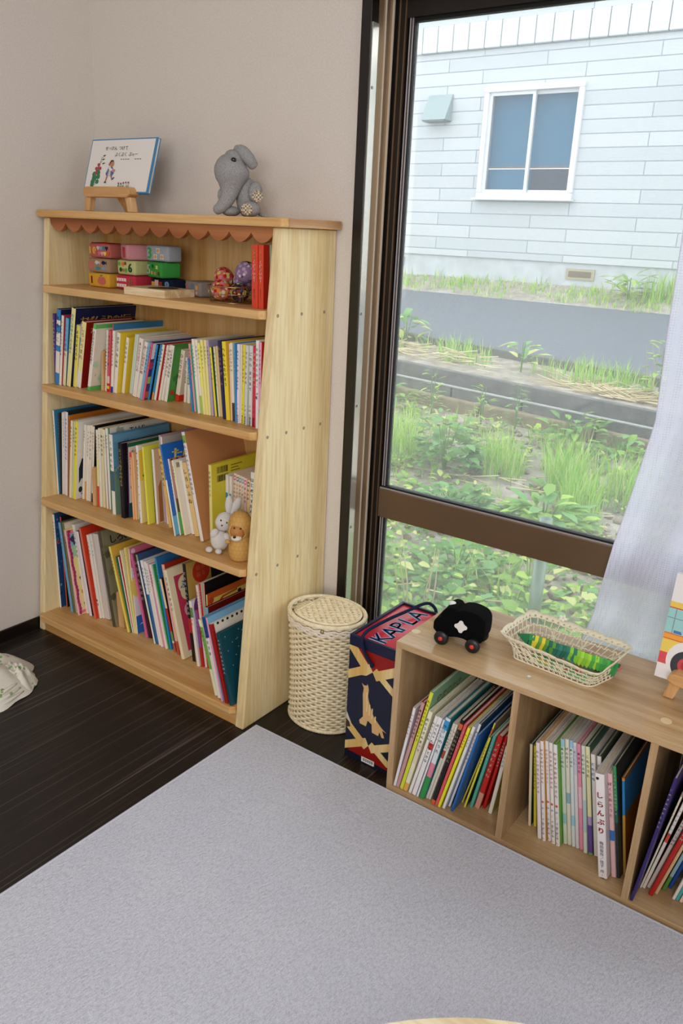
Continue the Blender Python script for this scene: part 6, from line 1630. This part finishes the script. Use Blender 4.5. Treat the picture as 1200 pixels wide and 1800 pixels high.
# ---- peanut dog toy
PEA = mat('peanut_yellow', 'd2a04e', .6, .3)
t = NT(PEA); bkk = t.n('ShaderNodeTexBrick', Scale=1.0); bkk.inputs['Brick Width'].default_value = .010; bkk.inputs['Row Height'].default_value = .011; bkk.inputs['Mortar Size'].default_value = .0006; bkk.offset = .5
bkk.inputs['Color1'].default_value = rgb('cfa25a'); bkk.inputs['Color2'].default_value = rgb('cb9d55'); bkk.inputs['Mortar'].default_value = rgb('bd8e48')
t.l(t.coords((1, 1, 1), rot=(math.radians(90), 0, 0)), bkk.inputs[0]); t.l(bkk.outputs[0], t.b.inputs['Base Color'])
pn_, qp, s_ = pixtoy('peanut_dog_toy', 'ochre peanut shaped toy with a brown dog face, beside the white rabbit', -1.325, 1.428, .4407, .00148, (420, 984.5))
prof = [(12, 0), (17, 1.5), (19.5, 8), (20.5, 16), (20, 25), (17.8, 33), (16.2, 39), (16.6, 45), (19.2, 53), (20.4, 62), (19.2, 70), (15.6, 77), (9.5, 82), (3, 84.3), (.1, 84.6)]
pts = smoothpath([(r_, 0, z) for r_, z in prof], 4)
MB().lathe([(p.x * s_, p.z * s_ * 1.05) for p in pts], n=40).build('body', PEA, pn_, smooth=True)
fc = MB().ell(qp(415.0, 931.5, -12.5), (13.3 * s_, 12 * s_, 14.5 * s_)).build('face', mat('brown_face', 'b87a3a', .55), pn_, smooth=True)
MB().ell(qp(413.5, 940.5, -19.5), (9.6 * s_, 8.0 * s_, 5.6 * s_)).build('muzzle', mat('white_muzzle', 'e6dccb', .55), fc, smooth=True)
MB().ell(qp(410, 936, -27.6), (2.7 * s_, 1.8 * s_, 2.4 * s_)).build('nose', BLACKG, fc, smooth=True)
for c_ in ((409.8, 922.5, -21.8), (420.4, 923.6, -21.8)): MB().ell(qp(*c_), (1.6 * s_, 1.2 * s_, 1.6 * s_)).build('eye', BLACKG, fc, smooth=True)
rg = MB(); rg.tube([(lambda p: (p[0], p[1], p[2]))(qp(415.8 + 14.2 * math.cos(a), 930.5 - 14.9 * math.sin(a), -16.5 + 3.4 * abs(math.cos(a)))) for a in [2 * PI * i / 40 for i in range(40)]], 2.1 * s_, 8, closed=True)
rg.build('hood_edge', PEA, pn_, smooth=True)
MB().ell(qp(398.5, 950, -10), (5 * s_, 4 * s_, 3.4 * s_), rotm('Y', 25)).build('arm', PEA, pn_, smooth=True)
ra = MB(); ra.tube([qp(439 + 3.4 * math.cos(a), 951 - 5 * math.sin(a), -4) for a in [2 * PI * i / 20 for i in range(20)]], 1.5 * s_, 8, closed=True); ra.build('arm', PEA, pn_, smooth=True)

# ================================================================ things on the low shelf
LT = .3982
car = thing('toy_ambulance', 'black velvety toy car with white cross and red wheel hubs', 'toy car', (-.700, 1.472, LT), math.radians(9))
FLK = fuzzy('black_flock', '08080a', None, 500, .3)
mb = MB()
prof = [(-.066, .030), (-.066, .046), (-.060, .056), (-.050, .062), (-.047, .072), (-.040, .083), (-.029, .089), (-.017, .088), (-.010, .083), (0, .088), (.020, .090), (.042, .086), (.055, .078), (.060, .064), (.059, .034), (.050, .021), (.030, .017), (.012, .022), (-.010, .022), (-.030, .018), (-.052, .020)]
P = smoothpath([(p[0], 0, p[1]) for p in prof + prof[:1]], 5)[:-1]
mb.prism([(p.x * .92, p.z + .0015) for p in P], 'y', -.026, .028)
mb.build('body', FLK, car, smooth=True, bevel=.009, seg=4)
for x in (-.0385, .0335):
    for y0_, sgn in ((-.030, -1), (.032, 1)):
        wm_ = MB(); wm_.lathe([(.001, -.006), (.0135, -.0065), (.0160, -.004), (.0166, 0), (.0160, .004), (.0135, .0065), (.001, .006)], n=28)
        wv = [Vector(v_) for v_ in wm_.v]; wm_.v = [(x + v_.x, y0_ + v_.z, .0167 + v_.y) for v_ in wv]
        wo = wm_.build('wheel', mat('black_rubber', '15151a', .35, .5), car, smooth=True)
        MB().ell((x, y0_ + sgn * .0072, .0167), (.0052, .0024, .0052)).build('hub', cm('d8372a', .3), wo, smooth=True)
    MB().tube([(x, -.026, .0167), (x, .028, .0167)], .003, 8).build('axle', mat('steel', '8a8a88'), car)
MB().ell((-.030, .001, .0885), (.0085, .0085, .0055)).build('lamp_dot', fuzzy('white_flock', 'e8e6e2', None, 500, .3), car, smooth=True)
cr = MB()
cx_, cz_ = .002, .052
pts = []
for k in range(4):
    a0 = k * PI / 2
    for i in range(9):
        a = a0 - PI / 2 + PI * i / 8
        px, pz = .0095 * math.cos(a0) + .0052 * math.cos(a), .0095 * math.sin(a0) + .0052 * math.sin(a)
        pts.append((cx_ + px, cz_ + pz))
cr.prism(pts, 'y', -.0259, -.0268); cr.build('cross', fuzzy('white_flock', 'e8e6e2'), car)

# lace basket
lb = thing('lace_basket', 'cream crochet lace tray with flared scalloped sides on the low shelf', 'basket', (-.49, 1.52, LT))
LACE = mat('cream_crochet', 'e6dcc2', .8, .2)
def quad_loop(c4, n):
    """n points around a rounded quadrilateral"""
    C = [Vector((c_[0] + .49, c_[1] - 1.52, 0)) for c_ in c4]
    segs = []; rad = .022
    for i in range(4):
        p, c_, nx = C[i - 1], C[i], C[(i + 1) % 4]
        a = c_ + (p - c_).normalized() * rad; b = c_ + (nx - c_).normalized() * rad
        for k in range(9):
            t_ = k / 8; segs.append((a * (1 - t_) + c_ * t_) * (1 - t_) + (c_ * (1 - t_) + b * t_) * t_)
    segs.append(segs[0])
    D = [0]
    for a, b in zip(segs, segs[1:]): D.append(D[-1] + (b - a).length)
    out = []
    for k in range(n):
        s__ = D[-1] * k / n
        for i in range(len(D) - 1):
            if D[i] <= s__ <= D[i + 1]:
                f = (s__ - D[i]) / max(1e-9, D[i + 1] - D[i]); out.append(segs[i] * (1 - f) + segs[i + 1] * f); break
    return out
N = 240
baseC = [(-.408, 1.470), (-.590, 1.484), (-.564, 1.570), (-.382, 1.556)]
rimC = [(-.392, 1.452), (-.628, 1.492), (-.617, 1.650), (-.372, 1.628)]
LBs, LR = quad_loop(baseC, N), quad_loop(rimC, N)
def wall_pt(u, v):
    u = u % 1; k = u * N; i = int(k) % N; f = k - int(k); j = (i + 1) % N
    a = LBs[i] * (1 - f) + LBs[j] * f; b = LR[i] * (1 - f) + LR[j] * f
    p = a + (b - a) * (v ** 1.15); 
    return Vector((p.x, p.y, .0012 + .0440 * v + .006 * v * math.sin(2 * PI * (u + .25)) * 0))
mb = MB()
q = random.Random(2)
nu, nv = 42, 4
def edge3(a, b, r_=.0013):
    mids = [wall_pt(a[0] + (b[0] - a[0]) * t_, a[1] + (b[1] - a[1]) * t_) for t_ in (0, .5, 1)]
    mb.tube(mids, r_, 4, cap=False)
jit = {}
def hv(i, k, w_):
    key = (i % nu, k, w_)
    if key not in jit: jit[key] = (q.uniform(-.10, .10), q.uniform(-.012, .012))
    return ((i + (.5 if k % 2 else 0) + (.0 if w_ == 0 else .5) + jit[key][0]) / nu, max(0, min(.84, (k + (.12 if w_ == 0 else -.12)) * .21 + jit[key][1])))
for k in range(nv + 1):
    for i in range(nu):
        a = hv(i, k, 0); b = hv(i, k, 1)
        edge3(a, b)
        b2 = hv(i, k, 1); c2 = hv(i + 1, k, 0)
        edge3(b2, c2)
        if k < nv:
            o_i = i if k % 2 == 0 else i + 1
            d_ = hv(o_i - (0 if k % 2 else 0), k + 1, 0)
            t1 = hv(i, k, 1)
            bu, bv = (i + (.5 if (k + 1) % 2 else 0) + (0 if (k + 1) % 2 else 1)) / nu, 0
            tgt = hv(i + (0 if (k + 1) % 2 else 1), k + 1, 0)
            tu = tgt[0]
            edge3((t1[0], t1[1]), (tu, tgt[1]))
# flowers of radiating threads
for m_ in range(9):
    u0 = (m_ + .3) / 9; v0 = .42
    for r_ in range(8):
        a = 2 * PI * r_ / 8; edge3((u0, v0), (u0 + .024 * math.cos(a), max(0, min(.84, v0 + .30 * math.sin(a)))), .0011)
mb.build('lace_sides', LACE, lb, smooth=True)
rimb = MB(); vs = []; fs = []; M = 480
for k in range(M):
    u = k / M; sc__ = .06 * abs(math.sin(PI * 15 * u)) ** .6
    for v_, off in ((.84, 0), (.90, .0006), (.96 + sc__, 0)):
        p = wall_pt(u, v_); vs.append(p); 
for k in range(M):
    for j in range(2):
        a = k * 3 + j; b = ((k + 1) % M) * 3 + j
        if j == 0 and (k // 3) % 3 == 1: continue          # eyelets
        fs.append((a, b, b + 1, a + 1))
rimb.add(vs, fs)
ro = rimb.build('lace_rim', LACE, lb, smooth=True); sm = ro.modifiers.new('thick', 'SOLIDIFY'); sm.thickness = .0020
mb = MB(); mb.tube([wall_pt(k / 160, 0) for k in range(160)], .0016, 6, closed=True); mb.tube([wall_pt(k / 240, .84) for k in range(240)], .0011, 5, closed=True)
# bottom net
bc = [Vector((c_[0] + .49, c_[1] - 1.52, .0012)) for c_ in baseC]
def bp(u, v): return (bc[0] * (1 - u) + bc[1] * u) * (1 - v) + (bc[3] * (1 - u) + bc[2] * u) * v
for i in range(1, 17): mb.tube([bp(i / 17, .04), bp(i / 17, .96)], .0009, 4)
for i in range(1, 9): mb.tube([bp(.03, i / 9), bp(.97, i / 9)], .0009, 4)
for m_ in range(3):
    for r_ in range(12):
        a = 2 * PI * r_ / 12; c0 = bp(.2 + .3 * m_, .5); mb.tube([c0, c0 + Vector((.03 * math.cos(a), .03 * math.sin(a), 0))], .0009, 4)
mb.build('lace_base', LACE, lb, smooth=True)
bw = MB(); pB = wall_pt(.60, 1.0); 
for k in range(5):
    a = 2 * PI * k / 5; bw.ell(pB + Vector((.006 * math.cos(a), .002 * math.sin(a), .003 + .004 * math.sin(a))), (.005, .003, .0035), rotm('Y', math.degrees(-a)), 10, 6)
bw.build('corner_bow', mat('white_ribbon', 'f2efe8', .6), lb, smooth=True)
# things in the lace basket
cd = thing('printed_card', 'card with red, green and yellow print lying in the lace basket', 'card', (-.480, 1.520, LT + .0030), math.radians(-4))
MB().box(-.072, .072, -.036, .036, 0, .0018).build('card', cm('eeeae0', .35), cd)
cpx = MB(); ccols = ['7fb37a', 'd8a060', 'c8402f', 'e8e0d0', 'e8cf4a', '5a9a5a', 'd8505a']
def cprint(pts, mi, lv): cpx.add([(p[0], p[1], .0019 + .00005 * lv) for p in pts], [tuple(range(len(pts)))], mi)
cprint([(-.070, -.034), (.070, -.034), (.070, .034), (-.070, .034)], 0, 0)
q = random.Random(5)
for k in range(16): cprint(ellipse_pts(q.uniform(-.05, .05), q.uniform(-.024, .024), q.uniform(.006, .016), q.uniform(.005, .011), 12), k % 7, k + 1)
cpx.build('print', [cm(c_, .35) for c_ in ccols], cd)
pe_ = MB().ell((0, 0, 0), (.030, .017, .010)).build('pink_disc', fuzzy('coral_felt', 'd8737c'), smooth=True); pe_.location = (-.402, 1.553, LT + .0165); pe_.rotation_euler = (0, -.15, .4)
pe_.name = 'felt_petal'; tag(pe_, 'coral pink rounded felt piece at the right end of the lace basket', 'felt piece')
ct = thing('paper_caterpillar', 'green and yellow folded paper caterpillar lying in the lace basket', 'paper toy', (-.488, 1.535, LT + .030), math.radians(1))
GREENS = ['2f8a4a', '4fb04a', '8ac83a', '1f6a5a', 'e8d23a', '3f9a44', 'a8d83a', '2a7a68', '5f9a3a']
q = random.Random(8)
pc_ = MB(); pc_.add([(-.112, 0, .004), (-.080, -.019, -.006), (-.080, .0, .014), (-.080, .019, -.006), (-.080, 0, -.012)], [(0, 1, 2), (0, 2, 3), (0, 4, 1), (0, 3, 4), (1, 4, 3, 2)])
pc_.build('head', cm('1f7a4a', .55), ct)
for k in range(24):
    x = -.082 + .0078 * k; c_ = GREENS[(k * 4 + k // 3) % len(GREENS)]; c2_ = GREENS[(k * 5 + 2) % len(GREENS)]
    sg = MB(); w_ = .0165 + .0018 * math.sin(k)
    z0 = .013 + .001 * math.sin(k * .7) - .004 * (k / 24)
    for sgn, mi in ((-1, 0), (1, 1)):
        top, mid, low = (x, 0, z0), (x + .004, sgn * w_ * .75, z0 - .008), (x + .010, sgn * w_ * 1.05, z0 - .024)
        sg.add([top, (x + .013, 0, z0 + .001), (x + .0165, sgn * w_ * .8, z0 - .006), mid], [(0, 1, 2, 3) if sgn > 0 else (3, 2, 1, 0)], mi)
        sg.add([mid, (x + .0165, sgn * w_ * .8, z0 - .006), (x + .0125, sgn * w_ * 1.08, z0 - .021), low, (x + .004, sgn * w_ * .95, z0 - .019)], [(0, 1, 2, 3, 4) if sgn > 0 else (4, 3, 2, 1, 0)], mi)
        sg.add([mid, low, (x + .006, 0, z0 - .022), top], [(0, 1, 2, 3)], mi)
    so = sg.build('folded_segment', [cm(c_, .55), cm(c2_, .55)], ct)
    sd = so.modifiers.new('thick', 'SOLIDIFY'); sd.thickness = .0006

# bus picture book on its easel
e2 = easel('wooden easel on the low shelf holding the bus book, cut by the right edge', -.176, 1.552, LT, 0, .21, .92)
bb = flatbook('picture_book', 'white bus picture book standing on the easel by the curtain', -.178, 1.555, LT + .0300, -.16, .262, .217, .014, ('ece8e8', 'l'), None)
fr = MB(); K = [0]; COLS = []
W0 = -.131
pp2([(W0, .001), (.131, .001), (.131, .216), (W0, .216)], 'ebe7e8')
pp2([(W0, .148), (.131, .148), (.131, .160), (W0, .160)], 'ecc75a'); pp2([(W0, .1465), (.131, .1465), (.131, .1485), (W0, .1485)], 'c8402f')
pp2([(W0, .096), (.131, .096), (.131, .1465), (W0, .1465)], '9cd0cf'); pp2([(W0, .126), (.131, .126), (.131, .1275), (W0, .1275)], '7a8a9a')
for a in (-.118, -.075, -.03, .02): pp2([(a, .096), (a + .002, .096), (a + .002, .1465), (a, .1465)], '8a94a4'); pp2([(a + .004, .097), (a + .020, .097), (a + .018, .103), (a + .004, .103)], '4a7ab8')
pp2([(W0, .082), (.131, .082), (.131, .096), (W0, .096)], 'efa544'); pp2([(W0, .094), (.131, .094), (.131, .0955), (W0, .0955)], 'd8502f'); pp2([(W0, .083), (.131, .083), (.131, .0845), (W0, .0845)], 'd8502f')
pp2([(W0, .055), (.131, .055), (.131, .082), (W0, .082)], 'ecd060'); pp2([(W0, .031), (.131, .031), (.131, .055), (W0, .055)], 'dc5058')
pov(-.077, .045, .040, .042, 'ebe7e8', 28); pov(-.077, .038, .030, .030, '3a3a40', 28); pov(-.077, .038, .0165, .0165, 'c8464e', 24); pov(-.077, .038, .010, .010, 'a8343c', 20); pov(-.077, .038, .004, .004, '5a2a30', 12)
pp2([(W0, .001), (.131, .001), (.131, .016), (W0, .016)], 'ebe7e8')
text_line(fr, 'のりますか', -.108, .188, .034, .034, lambda a, b: (a, -.0012, b), pmi('cc4a50'), .03)
fr.build('cover_picture', [cm(c_, .35) for c_ in COLS], bb)
